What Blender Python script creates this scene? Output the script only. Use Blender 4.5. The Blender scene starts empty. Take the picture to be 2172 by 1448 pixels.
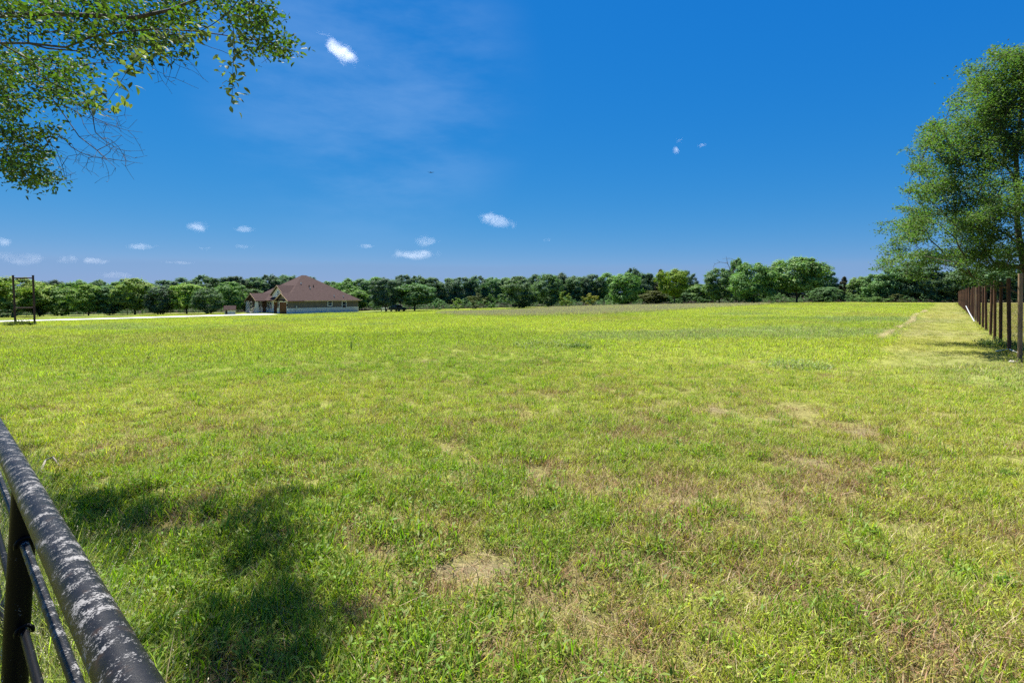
import bpy, math, random
import numpy as np
from mathutils import Vector, Matrix

R = np.random.default_rng(7)
random.seed(7)
scene = bpy.context.scene
COL = scene.collection

# ------------------------------------------------------------------ camera
F = 1050.0
HC = 1.75
TH = 0.0                     # a level camera whose lens is shifted down
HY = 623.0                   # row of the horizon
c_r = np.array([1.0, 0, 0])
c_f = np.array([0, math.cos(TH), -math.sin(TH)])
c_u = np.array([0, math.sin(TH), math.cos(TH)])
CAM = np.array([0, 0, HC])


def ray(px, py):
    return (px - 1086) / F * c_r - (py - HY) / F * c_u + c_f


def at_depth(px, py, Y):
    d = ray(px, py)
    return CAM + d * (Y / d[1])


cam_data = bpy.data.cameras.new("camera")
cam_data.sensor_width = 36
cam_data.lens = 36 * F / 2172
cam_data.shift_y = (HY - 724) / 2172
cam_data.clip_start = 0.05
cam_data.clip_end = 60000
cam = bpy.data.objects.new("camera", cam_data)
COL.objects.link(cam)
cam.location = (0, 0, HC)
cam.rotation_euler = (math.pi / 2 - TH, 0, 0)
scene.camera = cam


# ------------------------------------------------------------------ noise
def _hash(ix, iy, s):
    h = (ix.astype(np.int64) * 374761393 + iy.astype(np.int64) * 668265263 + s * 974711) & 0xFFFFFFFF
    h = ((h ^ (h >> 13)) * 1274126177) & 0xFFFFFFFF
    h = h ^ (h >> 16)
    return (h & 0xFFFF) / 65535.0


def vnoise(x, y, s=0):
    x = np.asarray(x, float); y = np.asarray(y, float)
    ix = np.floor(x); iy = np.floor(y)
    fx = x - ix; fy = y - iy
    fx = fx * fx * (3 - 2 * fx); fy = fy * fy * (3 - 2 * fy)
    a = _hash(ix, iy, s); b = _hash(ix + 1, iy, s); c = _hash(ix, iy + 1, s); d = _hash(ix + 1, iy + 1, s)
    return a + (b - a) * fx + (c - a) * fy + (a - b - c + d) * fx * fy


def fbm(x, y, s=0, o=4):
    v = 0; a = 0.5; t = 0
    for i in range(o):
        v = v + a * vnoise(x * 2 ** i + 17.3 * i, y * 2 ** i - 9.1 * i, s + i); t += a; a *= 0.5
    return v / t


def sst(a, b, x):
    t = np.clip((np.asarray(x, float) - a) / (b - a), 0, 1)
    return t * t * (3 - 2 * t)


# ------------------------------------------------------------------ terrain
CTRL = np.array([
    (0, 0, 0), (-6, 3, 0), (8, 5, 0), (13, 12.9, 0), (40, 44, 0), (75, 83, -.05), (100, 110, -.1), (65, 113, -.24),
    (0, 142, -2.1), (-49.5, 109.5, -2.68), (-39, 125, -2.75), (-62, 114, -2.68), (-37, 37, -.65), (-114, 135, -3.4), (-60, 62, -1.75),
    (0, 60, -.75), (30, 60, -.2), (40, 140, -1.1), (110, 200, -.3), (-200, 200, -4.2), (0, 300, -4), (-300, 300, -5),
    (300, 300, -.5), (0, 25, -.15), (-20, 20, -.3), (-114, 108, -3.3), (0, -100, 0), (-200, -50, -1), (200, -50, 0),
    (600, 600, -2), (-600, 600, -7), (0, 800, -6), (600, -200, 0), (-600, -200, -4), (40, 12, 0)], float)


def _tps(r2):
    return 0.5 * r2 * np.log(np.maximum(r2, 1e-12))


_n = len(CTRL)
_P = CTRL[:, :2] / 100
_K = _tps(((_P[:, None] - _P[None]) ** 2).sum(-1)) + 2e-4 * np.eye(_n)
_A = np.zeros((_n + 3, _n + 3)); _A[:_n, :_n] = _K; _A[:_n, _n] = 1; _A[:_n, _n + 1:] = _P
_A[_n, :_n] = 1; _A[_n + 1:, :_n] = _P.T
_W = np.linalg.solve(_A, np.concatenate([CTRL[:, 2], np.zeros(3)]))


def terr(x, y):
    x = np.asarray(x, float); y = np.asarray(y, float)
    sh = x.shape
    X = np.clip(x.ravel(), -600, 600) / 100; Y = np.clip(y.ravel(), -200, 800) / 100
    out = _W[_n] + _W[_n + 1] * X + _W[_n + 2] * Y
    for i in range(_n):
        out = out + _W[i] * _tps((X - _P[i, 0]) ** 2 + (Y - _P[i, 1]) ** 2)
    xr = x.ravel(); yr = y.ravel()
    rr = np.hypot(xr, yr)
    bump = (fbm(xr * 1.3, yr * 1.3, 5, 3) - .5) * .09 * (1 - sst(15, 45, rr))
    bump = bump + (fbm(xr * .22, yr * .22, 9, 2) - .5) * .16 * sst(3, 10, rr) * (1 - sst(40, 90, rr))
    return (out + bump).reshape(sh)


def tz(x, y):
    return float(terr(np.array([x]), np.array([y]))[0])


def at_ground(px, py):
    d = ray(px, py)
    t0, t = 0, .5
    while t < 400:
        p = CAM + d * t
        if p[2] < tz(p[0], p[1]):
            break
        t0 = t; t *= 1.06
    for _ in range(22):
        m = (t0 + t) / 2; p = CAM + d * m
        if p[2] < tz(p[0], p[1]): t = m
        else: t0 = m
    return CAM + d * t


# ------------------------------------------------------------------ zones of the field
def fence_x(Y):
    return .88 * Y + 1.857


def project(x, y, z):
    p = np.stack([x, y, z - HC], -1)
    zz = np.maximum(p @ c_f, .05)
    return 1086 + F * (p @ c_r) / zz, HY - F * (p @ c_u) / zz


def inpoly(x, y, poly):
    ins = np.zeros(x.shape, bool)
    n = len(poly)
    for i in range(n):
        x1, y1 = poly[i][:2]; x2, y2 = poly[(i + 1) % n][:2]
        c = ((y1 > y) != (y2 > y)) & (x < (x2 - x1) * (y - y1) / ((y2 - y1) if y2 != y1 else 1e-9) + x1)
        ins ^= c
    return ins


TALL = [at_ground(*p)[:2] for p in [(935, 667), (1000, 670.5), (1150, 670.5), (1300, 665.5), (1430, 659), (1570, 650), (1640, 645.5), (1500, 646.5), (1300, 649.5), (1180, 653), (1090, 660), (935, 664)]]

SPOTS = [(*at_ground(px, py)[:2], r_, a_) for px, py, r_, a_ in ((1250, 1330, .45, 1.0), (1150, 1260, .4, 1.0), (1440, 1190, .5, .95), (1000, 1250, .35, .9), (1330, 1420, .4, 1.0), (820, 1130, .5, .8), (700, 1000, .8, .7), (300, 960, .9, .8), (450, 900, 1.2, .6), (900, 1000, .9, .5),
                                                                (1800, 1180, .5, .6), (2060, 1150, .5, .7), (2100, 1350, .4, .6), (1500, 1050, .5, .3))]
BARES = [(*at_ground(px, py)[:2], r_, a_) for px, py, r_, a_ in ((1090, 1212, .17, 1.0), (1060, 1235, .14, .8), (745, 1290, .08, .8), (1545, 1228, .07, .9), (1930, 1130, .14, .8), (2120, 1165, .2, .8), (2140, 1215, .15, .7), (240, 875, .5, .6), (1330, 1285, .07, .8), (1310, 1210, .06, .8))]


def zones(x, y):
    d = (fence_x(y) - x) / 1.33            # metres left of the row of posts
    n1 = fbm(x * .06, y * .06, 21, 4); n2 = fbm(x * .35, y * .35, 31, 4); n3 = fbm(x * 1.6, y * 1.6, 41, 3)
    rr = np.hypot(x, y)
    edge = 3.1 + (n2 - .5) * .9
    strip = (1 - sst(edge - .25, edge + .25, d)) * sst(9, 15, y) * (d > 0)
    beyond = 1 - sst(-.6, .3, d)
    xx = x + (n2 - .5) * 3; yy = y + (n3 - .5) * 3
    tall = inpoly(xx, yy, TALL).astype(float)
    near = 1 - sst(7, 16, rr)
    dry = sst(.55, .80, .38 * n2 + .62 * n3 - .05 * sst(4.5, 8, rr) + .07 * near + .05 * sst(-3, 5, x) * near)
    for (sx, sy, sr, sa) in SPOTS:
        dry = np.maximum(dry, sa * np.exp(-((x - sx) ** 2 + (y - sy) ** 2) / sr ** 2) * sst(.25, .6, .5 * n2 + .5 * n3))
    bare = sst(.69, .80, .5 * n2 + .5 * n3 + .05 * near) * (1 - sst(15, 25, rr))
    for (sx, sy, sr, sa) in BARES:
        bare = np.maximum(bare, sa * np.exp(-((x - sx) ** 2 + (y - sy) ** 2) / sr ** 2) * sst(.2, .6, n3))
    lush = sst(.5, .7, n1 + .25 * (n2 - .5))
    blue = .8 * sst(.60, .74, fbm(x * .09 + 40, y * .09, 77, 3) + .1 * (n2 - .5)) * sst(10, 18, rr)
    return dict(strip=strip, beyond=beyond, tall=tall, near=near, dry=dry, bare=bare, lush=lush, blue=blue, n1=n1, n2=n2, n3=n3, rr=rr, d=d)


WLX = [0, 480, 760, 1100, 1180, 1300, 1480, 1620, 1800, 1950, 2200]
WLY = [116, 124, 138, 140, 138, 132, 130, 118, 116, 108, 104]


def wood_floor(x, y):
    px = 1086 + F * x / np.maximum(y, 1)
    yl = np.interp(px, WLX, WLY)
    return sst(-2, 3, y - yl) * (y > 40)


def mixc(a, b, t):
    return a + (np.asarray(b) - a) * t[..., None]


YG = (.32, .37, .052)
GR = (.17, .25, .020)
OL = (.28, .325, .022)
TAN = (.31, .265, .09)
BRN = (.31, .23, .09)
BLU = (.20, .26, .12)
SEED = (.36, .36, .18)
SOIL = (.29, .22, .15)


def field_colour(x, y, z=None):
    z = z or zones(x, y)
    c = np.zeros(x.shape + (3,)) + np.array(YG)
    c = mixc(c, OL, .75 * z['near'])
    c = mixc(c, GR, .55 * z['lush'])
    c = mixc(c, BRN, .42 * z['dry'] * (.25 + .75 * z['near']))
    c = mixc(c, (.27, .25, .085), .5 * sst(.5, .72, fbm(x * .13 + 9, y * .13, 63, 4)) * sst(10, 18, z['rr']))
    c = mixc(c, BLU, .8 * z['blue'])
    c = mixc(c, SEED, .75 * z['tall'])
    c = mixc(c, TAN, z['strip'] * (.45 + .6 * (z['n2'] - .3)).clip(0, 1))
    c = mixc(c, (.21, .175, .075), .8 * z['beyond'])
    c = mixc(c, TAN, .12 * z['near'] * sst(-1, 6, x))
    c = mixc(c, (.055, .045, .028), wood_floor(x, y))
    return c.clip(0.005, .6)


# ------------------------------------------------------------------ helpers
def mesh_np(name, V, Fq, mats=(), smooth=False, colors=None, mat_idx=None):
    """V (n,3); Fq (m,k) int array or list of such arrays"""
    if not isinstance(Fq, (list, tuple)): Fq = [Fq]
    Fq = [np.asarray(f, np.int32) for f in Fq if len(f)]
    me = bpy.data.meshes.new(name)
    V = np.asarray(V, np.float32)
    me.vertices.add(len(V)); me.vertices.foreach_set("co", V.ravel())
    tot = np.concatenate([np.full(len(f), f.shape[1], np.int32) for f in Fq])
    idx = np.concatenate([f.ravel() for f in Fq])
    me.loops.add(len(idx)); me.loops.foreach_set("vertex_index", idx)
    me.polygons.add(len(tot))
    st = np.zeros(len(tot), np.int32); st[1:] = np.cumsum(tot)[:-1]
    me.polygons.foreach_set("loop_start", st)
    try: me.polygons.foreach_set("loop_total", tot)
    except Exception: pass
    if smooth: me.polygons.foreach_set("use_smooth", np.ones(len(tot), bool))
    if mat_idx is not None: me.polygons.foreach_set("material_index", np.asarray(mat_idx, np.int32))
    for m in mats: me.materials.append(m)
    me.update(calc_edges=True)
    if colors is not None:
        a = me.color_attributes.new("tint", 'FLOAT_COLOR', 'POINT')
        a.data.foreach_set("color", np.concatenate([colors, np.ones((len(V), 1))], 1).astype(np.float32).ravel())
    me.validate()
    return me


def obj(name, me, parent=None, loc=None):
    o = bpy.data.objects.new(name, me)
    COL.objects.link(o)
    if parent is not None: o.parent = parent
    if loc is not None: o.location = loc
    return o


def tag(o, label=None, cat=None, group=None, kind=None):
    if label: o['label'] = label
    if cat: o['category'] = cat
    if group: o['group'] = group
    if kind: o['kind'] = kind
    return o


def thing(name, label, cat, loc=(0, 0, 0), rz=0, group=None):
    o = bpy.data.objects.new(name, None); COL.objects.link(o)
    o.empty_display_size = .3
    o.location = loc; o.rotation_euler = (0, 0, rz)
    return tag(o, label, cat, group)


class MB:
    def __init__(s): s.v = []; s.f = []

    def add(s, vs, fs):
        b = len(s.v); s.v += [tuple(map(float, p)) for p in vs]; s.f += [tuple(b + i for i in f) for f in fs]

    def box(s, x0, x1, y0, y1, z0, z1):
        s.add([(x0, y0, z0), (x1, y0, z0), (x1, y1, z0), (x0, y1, z0), (x0, y0, z1), (x1, y0, z1), (x1, y1, z1), (x0, y1, z1)],
              [(3, 2, 1, 0), (4, 5, 6, 7), (0, 1, 5, 4), (1, 2, 6, 5), (2, 3, 7, 6), (3, 0, 4, 7)])

    def tube(s, pts, rad, n=10, caps=True):
        pts = [np.asarray(p, float) for p in pts]
        if np.isscalar(rad): rad = [rad] * len(pts)
        b = len(s.v)
        d0 = pts[1] - pts[0]; d0 = d0 / np.linalg.norm(d0)
        up = np.array([0, 0, 1.]) if abs(d0[2]) < .9 else np.array([1., 0, 0])
        for i, p in enumerate(pts):
            d = pts[min(i + 1, len(pts) - 1)] - pts[max(i - 1, 0)]; d = d / np.linalg.norm(d)
            e1 = np.cross(d, up); e1 /= np.linalg.norm(e1); e2 = np.cross(e1, d)
            for k in range(n):
                a = 2 * math.pi * k / n
                s.v.append(tuple(p + rad[i] * (math.cos(a) * e1 + math.sin(a) * e2)))
        for i in range(len(pts) - 1):
            for k in range(n):
                k2 = (k + 1) % n
                s.f.append((b + i * n + k, b + i * n + k2, b + (i + 1) * n + k2, b + (i + 1) * n + k))
        if caps:
            s.f.append(tuple(b + k for k in range(n))[::-1]); s.f.append(tuple(b + (len(pts) - 1) * n + k for k in range(n)))

    def build(s, name, mat, parent=None, smooth=False, loc=None, bevel=0, prep=None):
        me = bpy.data.meshes.new(name)
        me.from_pydata(s.v, [], s.f); me.materials.append(mat); me.update()
        if smooth:
            me.polygons.foreach_set("use_smooth", np.ones(len(me.polygons), bool))
            try: me.set_sharp_from_angle(angle=math.radians(40))
            except Exception: pass
        o = obj(name, me, parent, loc)
        if bevel:
            m = o.modifiers.new("bevel", 'BEVEL'); m.width = bevel; m.segments = 2; m.limit_method = 'ANGLE'
        return o


# ------------------------------------------------------------------ materials
def new_mat(name):
    m = bpy.data.materials.new(name); m.use_nodes = True
    nt = m.node_tree; nt.nodes.clear()
    return m, nt, nt.nodes, nt.links


def N(nt, t, **kw):
    n = nt.nodes.new(t)
    for k, v in kw.items():
        if k == 'inp':
            for i, val in v.items(): n.inputs[i].default_value = val
        else: setattr(n, k, v)
    return n


def noise_fac(nt, scale, detail=5, rough=.6, coord='Object', vec_scale=None):
    tc = N(nt, 'ShaderNodeTexCoord')
    src = tc.outputs[coord]
    if vec_scale:
        mp = N(nt, 'ShaderNodeMapping'); mp.inputs['Scale'].default_value = vec_scale
        nt.links.new(src, mp.inputs[0]); src = mp.outputs[0]
    n = N(nt, 'ShaderNodeTexNoise', inp={'Scale': scale, 'Detail': detail, 'Roughness': rough})
    nt.links.new(src, n.inputs['Vector'])
    return n.outputs['Fac'], src


def ramp(nt, fac, stops):
    r = N(nt, 'ShaderNodeValToRGB')
    e = r.color_ramp.elements
    while len(e) < len(stops): e.new(.5)
    for i, (p, c) in enumerate(stops):
        e[i].position = p; e[i].color = (c[0], c[1], c[2], 1)
    nt.links.new(fac, r.inputs[0])
    return r.outputs['Color']


def mat_noise(name, c1, c2, scale=5, rough=.8, bump=.2, spec=.3, lo=.35, hi=.65, vec_scale=None, detail=6, metallic=0, bump_d=.01):
    m, nt, nd, lk = new_mat(name)
    fac, src = noise_fac(nt, scale, detail, vec_scale=vec_scale)
    col = ramp(nt, fac, [(lo, c1), (hi, c2)])
    b = N(nt, 'ShaderNodeBsdfPrincipled', inp={'Roughness': rough, 'Metallic': metallic, 'Specular IOR Level': spec})
    lk.new(col, b.inputs['Base Color'])
    if bump:
        bp = N(nt, 'ShaderNodeBump', inp={'Strength': bump, 'Distance': bump_d}); lk.new(fac, bp.inputs['Height']); lk.new(bp.outputs[0], b.inputs['Normal'])
    o = N(nt, 'ShaderNodeOutputMaterial'); lk.new(b.outputs[0], o.inputs[0])
    return m


def mat_leaf(name, mode, trans=.4, rough=.5, gloss=.06, jitter=.35, hue_j=.03, tcol=(1.0, 1.25, .35)):
    """mode: 'object' uses the object's colour, 'inst' the scattered point's tint, else an rgb."""
    m, nt, nd, lk = new_mat(name)
    if mode == 'object': c = N(nt, 'ShaderNodeObjectInfo').outputs['Color']
    elif mode == 'inst': c = N(nt, 'ShaderNodeAttribute', attribute_type='INSTANCER', attribute_name='tint').outputs['Color']
    else:
        rg = N(nt, 'ShaderNodeRGB'); rg.outputs[0].default_value = (*mode, 1); c = rg.outputs[0]
    ge = N(nt, 'ShaderNodeNewGeometry')
    hs = N(nt, 'ShaderNodeHueSaturation')
    ma = N(nt, 'ShaderNodeMapRange', inp={3: 1 - jitter, 4: 1 + jitter}); lk.new(ge.outputs['Random Per Island'], ma.inputs[0])
    lk.new(ma.outputs[0], hs.inputs['Value'])
    wn = N(nt, 'ShaderNodeTexWhiteNoise', noise_dimensions='1D'); lk.new(ge.outputs['Random Per Island'], wn.inputs['W'])
    mh = N(nt, 'ShaderNodeMapRange', inp={3: .5 - hue_j, 4: .5 + hue_j}); lk.new(wn.outputs['Value'], mh.inputs[0])
    lk.new(mh.outputs[0], hs.inputs['Hue']); lk.new(c, hs.inputs['Color'])
    col = hs.outputs[0]
    df = N(nt, 'ShaderNodeBsdfDiffuse'); lk.new(col, df.inputs[0])
    tm = N(nt, 'ShaderNodeMix', data_type='RGBA', blend_type='MULTIPLY'); tm.inputs[0].default_value = 1
    lk.new(col, tm.inputs[6]); tm.inputs[7].default_value = (*tcol, 1)
    tr = N(nt, 'ShaderNodeBsdfTranslucent'); lk.new(tm.outputs[2], tr.inputs[0])
    mx = N(nt, 'ShaderNodeMixShader', inp={0: trans}); lk.new(df.outputs[0], mx.inputs[1]); lk.new(tr.outputs[0], mx.inputs[2])
    gl = N(nt, 'ShaderNodeBsdfGlossy', inp={'Roughness': rough}); gl.inputs[0].default_value = (1, 1, 1, 1)
    m2 = N(nt, 'ShaderNodeMixShader', inp={0: gloss}); lk.new(mx.outputs[0], m2.inputs[1]); lk.new(gl.outputs[0], m2.inputs[2])
    o = N(nt, 'ShaderNodeOutputMaterial'); lk.new(m2.outputs[0], o.inputs[0])
    return m


M = {}
M['leaf_far'] = mat_leaf('leaf_far', 'object', trans=.35, gloss=.012, jitter=.35, rough=.6)
M['leaf_near'] = mat_leaf('leaf_near', 'object', trans=.45, gloss=.025, jitter=.55, rough=.55)
M['leaf_big'] = mat_leaf('leaf_big', 'object', trans=.45, gloss=.012, jitter=.45, rough=.6, hue_j=.04)
M['grass_blade'] = mat_leaf('grass_blade', 'inst', trans=.45, tcol=(1.1, 1.3, .40), gloss=.015, jitter=.55, rough=.6, hue_j=.025)
M['grass_straw'] = mat_leaf('grass_straw', (.36, .28, .16), trans=.2, gloss=.012, jitter=.4, rough=.5, hue_j=.02, tcol=(1, .9, .6))
M['grass_brown'] = mat_leaf('grass_brown', (.25, .155, .075), trans=.2, gloss=.01, jitter=.45, rough=.5, hue_j=.02, tcol=(1, .9, .6))
M['grass_fresh'] = mat_leaf('grass_fresh', (.17, .26, .016), trans=.45, gloss=.018, jitter=.35, rough=.6, hue_j=.03)
M['grass_seed'] = mat_leaf('grass_seed', (.40, .38, .24), trans=.25, gloss=.012, jitter=.3, rough=.5, hue_j=.02, tcol=(1, .9, .7))
M['hay'] = mat_leaf('hay', (.50, .43, .25), trans=.3, gloss=.01, jitter=.3, rough=.6, hue_j=.02, tcol=(1, .95, .7))
M['bark'] = mat_noise('bark', (.045, .036, .028), (.13, .105, .08), scale=9, rough=.9, bump=.5, vec_scale=(1, 1, .25))
M['bark_dark'] = mat_noise('bark_dark', (.03, .026, .021), (.085, .07, .055), scale=12, rough=.9, bump=.5, vec_scale=(1, 1, .3))
M['twig_grey'] = mat_noise('twig_grey', (.10, .085, .07), (.21, .18, .15), scale=14, rough=.9, bump=.3)

# ------------------------------------------------------------------ sky and sun
SUN_EL, SUN_AZ = math.radians(62), math.radians(-27)
EXPO = 1.5
SUN_E = 4.5
SKY_S = .07
world = bpy.data.worlds.new("World"); scene.world = world
world.use_nodes = True
nt = world.node_tree; nt.nodes.clear()
sky = N(nt, 'ShaderNodeTexSky', sky_type='NISHITA', sun_disc=False, sun_elevation=SUN_EL, sun_rotation=SUN_AZ,
        air_density=1.0, dust_density=.1, ozone_density=5.0, altitude=200)
tc = N(nt, 'ShaderNodeTexCoord')
sep = N(nt, 'ShaderNodeSeparateXYZ'); nt.links.new(tc.outputs['Generated'], sep.inputs[0])
hs = N(nt, 'ShaderNodeHueSaturation', inp={'Hue': .5, 'Saturation': 1.25, 'Value': 1.0}); nt.links.new(sky.outputs[0], hs.inputs['Color'])
sc_in = N(nt, 'ShaderNodeVectorMath', operation='SCALE', inp={'Scale': .1219}); nt.links.new(hs.outputs[0], sc_in.inputs[0])
sr = N(nt, 'ShaderNodeSeparateXYZ'); nt.links.new(sc_in.outputs[0], sr.inputs[0])
cr = N(nt, 'ShaderNodeCombineXYZ')
for ch, (kk, gg) in enumerate(((.42, 1.3), (.44, .55), (.71, .2))):
    pw_ = N(nt, 'ShaderNodeMath', operation='POWER', inp={1: gg}); nt.links.new(sr.outputs[ch], pw_.inputs[0])
    ml_ = N(nt, 'ShaderNodeMath', operation='MULTIPLY', inp={1: kk / (SKY_S * 2 ** EXPO)}); nt.links.new(pw_.outputs[0], ml_.inputs[0]); nt.links.new(ml_.outputs[0], cr.inputs[ch])
# a low bank of pale haze along the horizon
mpn = N(nt, 'ShaderNodeMapping'); mpn.inputs['Scale'].default_value = (2.2, 2.2, 9)
nt.links.new(tc.outputs['Generated'], mpn.inputs[0])
nz = N(nt, 'ShaderNodeTexNoise', inp={'Scale': 1.6, 'Detail': 5, 'Roughness': .55}); nt.links.new(mpn.outputs[0], nz.inputs['Vector'])
ad = N(nt, 'ShaderNodeMath', operation='MULTIPLY_ADD', inp={1: .030, 2: -.015}); nt.links.new(nz.outputs['Fac'], ad.inputs[0])
el = N(nt, 'ShaderNodeMath', operation='ADD'); nt.links.new(sep.outputs[2], el.inputs[0]); nt.links.new(ad.outputs[0], el.inputs[1])
bk = N(nt, 'ShaderNodeMapRange', interpolation_type='SMOOTHSTEP', inp={1: .062, 2: .050, 3: 0, 4: .65}); nt.links.new(el.outputs[0], bk.inputs[0])
mxb = N(nt, 'ShaderNodeMix', data_type='RGBA'); nt.links.new(bk.outputs[0], mxb.inputs[0]); nt.links.new(cr.outputs[0], mxb.inputs[6])
mxb.inputs[7].default_value = (1.10, 1.95, 3.35, 1)
# a thin veil of high cloud left of centre
vd = ray(790, 190); vd = vd / np.linalg.norm(vd)
dt = N(nt, 'ShaderNodeVectorMath', operation='DOT_PRODUCT'); nt.links.new(tc.outputs['Generated'], dt.inputs[0]); dt.inputs[1].default_value = tuple(vd)
vm = N(nt, 'ShaderNodeMapRange', interpolation_type='SMOOTHSTEP', inp={1: .945, 2: .999, 3: 0, 4: 1}); nt.links.new(dt.outputs['Value'], vm.inputs[0])
mp2 = N(nt, 'ShaderNodeMapping'); mp2.inputs['Rotation'].default_value = (0, .7, 0); mp2.inputs['Scale'].default_value = (1.5, 1.5, 5)
nt.links.new(tc.outputs['Generated'], mp2.inputs[0])
nz2 = N(nt, 'ShaderNodeTexNoise', inp={'Scale': 2.2, 'Detail': 6, 'Roughness': .6}); nt.links.new(mp2.outputs[0], nz2.inputs['Vector'])
vn = N(nt, 'ShaderNodeMapRange', interpolation_type='SMOOTHSTEP', inp={1: .30, 2: .75, 3: 0, 4: .24}); nt.links.new(nz2.outputs['Fac'], vn.inputs[0])
vv = N(nt, 'ShaderNodeMath', operation='MULTIPLY'); nt.links.new(vm.outputs[0], vv.inputs[0]); nt.links.new(vn.outputs[0], vv.inputs[1])
mxv = N(nt, 'ShaderNodeMix', data_type='RGBA'); nt.links.new(vv.outputs[0], mxv.inputs[0]); nt.links.new(mxb.outputs[2], mxv.inputs[6])
mxv.inputs[7].default_value = (1.9, 3.0, 4.8, 1)
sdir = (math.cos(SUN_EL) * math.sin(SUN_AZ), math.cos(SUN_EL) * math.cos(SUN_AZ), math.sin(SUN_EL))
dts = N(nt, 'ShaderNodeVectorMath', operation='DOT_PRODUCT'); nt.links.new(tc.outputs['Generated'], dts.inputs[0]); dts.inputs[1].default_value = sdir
aur = N(nt, 'ShaderNodeMapRange', interpolation_type='SMOOTHSTEP', inp={1: .86, 2: 1.0, 3: 0, 4: 1}); nt.links.new(dts.outputs['Value'], aur.inputs[0])  # broad glow added round the sun, above the view, to fill the shadows
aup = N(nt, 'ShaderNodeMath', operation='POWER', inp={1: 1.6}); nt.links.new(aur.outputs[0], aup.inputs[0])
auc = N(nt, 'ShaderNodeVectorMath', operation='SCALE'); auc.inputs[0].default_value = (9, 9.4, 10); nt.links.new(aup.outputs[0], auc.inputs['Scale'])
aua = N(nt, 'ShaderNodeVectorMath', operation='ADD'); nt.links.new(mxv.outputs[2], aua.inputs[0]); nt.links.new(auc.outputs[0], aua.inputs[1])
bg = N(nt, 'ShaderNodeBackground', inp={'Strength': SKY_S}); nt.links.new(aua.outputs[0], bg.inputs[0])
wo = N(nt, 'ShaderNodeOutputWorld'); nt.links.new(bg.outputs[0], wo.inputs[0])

sun_d = bpy.data.lights.new("sun", 'SUN'); sun_d.energy = SUN_E; sun_d.angle = math.radians(.53); sun_d.color = (1, .955, .88)
sun = bpy.data.objects.new("sun", sun_d); COL.objects.link(sun)
sv = Vector((math.cos(SUN_EL) * math.sin(SUN_AZ), math.cos(SUN_EL) * math.cos(SUN_AZ), math.sin(SUN_EL)))
sun.rotation_euler = sv.to_track_quat('Z', 'Y').to_euler(); sun.location = sv * 50
scene.view_settings.view_transform = 'Standard'; scene.view_settings.look = 'None'
scene.view_settings.exposure = EXPO; scene.view_settings.gamma = 1
scene.cycles.max_bounces = 6; scene.cycles.transparent_max_bounces = 8; scene.cycles.volume_bounces = 2
scene.cycles.diffuse_bounces = 3; scene.cycles.glossy_bounces = 2; scene.cycles.transmission_bounces = 4
scene.cycles.use_denoising = False
scene.cycles.volume_step_rate = .4; scene.cycles.volume_max_steps = 256

# ------------------------------------------------------------------ ground
g = [0]
while g[-1] < 2800: g.append(g[-1] + max(.16, .035 * g[-1]))
g = np.array(g)
gx = np.concatenate([-g[:0:-1], g])
gy = np.concatenate([-g[g < 500][:0:-1], g])
GX, GY = np.meshgrid(gx, gy)
GZ = terr(GX, GY)
V = np.stack([GX, GY, GZ], -1).reshape(-1, 3)
nx, ny = len(gx), len(gy)
ii = np.arange(ny - 1)[:, None] * nx + np.arange(nx - 1)[None]
Q = np.stack([ii, ii + 1, ii + nx + 1, ii + nx], -1).reshape(-1, 4)
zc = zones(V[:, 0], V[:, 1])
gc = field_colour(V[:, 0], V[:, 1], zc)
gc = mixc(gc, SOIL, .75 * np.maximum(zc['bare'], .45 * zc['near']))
m, nt, nd, lk = new_mat('ground')
at = N(nt, 'ShaderNodeVertexColor', layer_name='tint')
ge = N(nt, 'ShaderNodeNewGeometry')
n1 = N(nt, 'ShaderNodeTexNoise', inp={'Scale': 14, 'Detail': 8, 'Roughness': .75}); lk.new(ge.outputs['Position'], n1.inputs['Vector'])
n2 = N(nt, 'ShaderNodeTexNoise', inp={'Scale': 1.1, 'Detail': 6, 'Roughness': .7}); lk.new(ge.outputs['Position'], n2.inputs['Vector'])
m1 = N(nt, 'ShaderNodeMapRange', inp={1: .3, 2: .7, 3: .30, 4: 1.05}); lk.new(n1.outputs['Fac'], m1.inputs[0])
m2 = N(nt, 'ShaderNodeMapRange', inp={1: .3, 2: .7, 3: .75, 4: 1.15}); lk.new(n2.outputs['Fac'], m2.inputs[0])
mm = N(nt, 'ShaderNodeMath', operation='MULTIPLY'); lk.new(m1.outputs[0], mm.inputs[0]); lk.new(m2.outputs[0], mm.inputs[1])
vs = N(nt, 'ShaderNodeVectorMath', operation='SCALE'); lk.new(at.outputs[0], vs.inputs[0]); lk.new(mm.outputs[0], vs.inputs['Scale'])
b = N(nt, 'ShaderNodeBsdfPrincipled', inp={'Roughness': .95, 'Specular IOR Level': .1}); lk.new(vs.outputs[0], b.inputs['Base Color'])
bp = N(nt, 'ShaderNodeBump', inp={'Strength': .8, 'Distance': .04}); lk.new(n1.outputs['Fac'], bp.inputs['Height']); lk.new(bp.outputs[0], b.inputs['Normal'])
o_ = N(nt, 'ShaderNodeOutputMaterial'); lk.new(b.outputs[0], o_.inputs[0])
M['ground'] = m
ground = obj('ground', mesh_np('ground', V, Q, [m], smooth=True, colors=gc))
tag(ground, kind='structure')

# ------------------------------------------------------------------ driveway of pale gravel
DR0 = at_ground(-140, 686); DR1 = at_ground(250, 676); DR2 = at_ground(430, 670.5); DR3 = at_ground(560, 667)
dpts = np.array([DR0[:2] + (DR0[:2] - DR1[:2]) * 1.2, DR0[:2], DR1[:2], DR2[:2], DR3[:2]])


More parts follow.
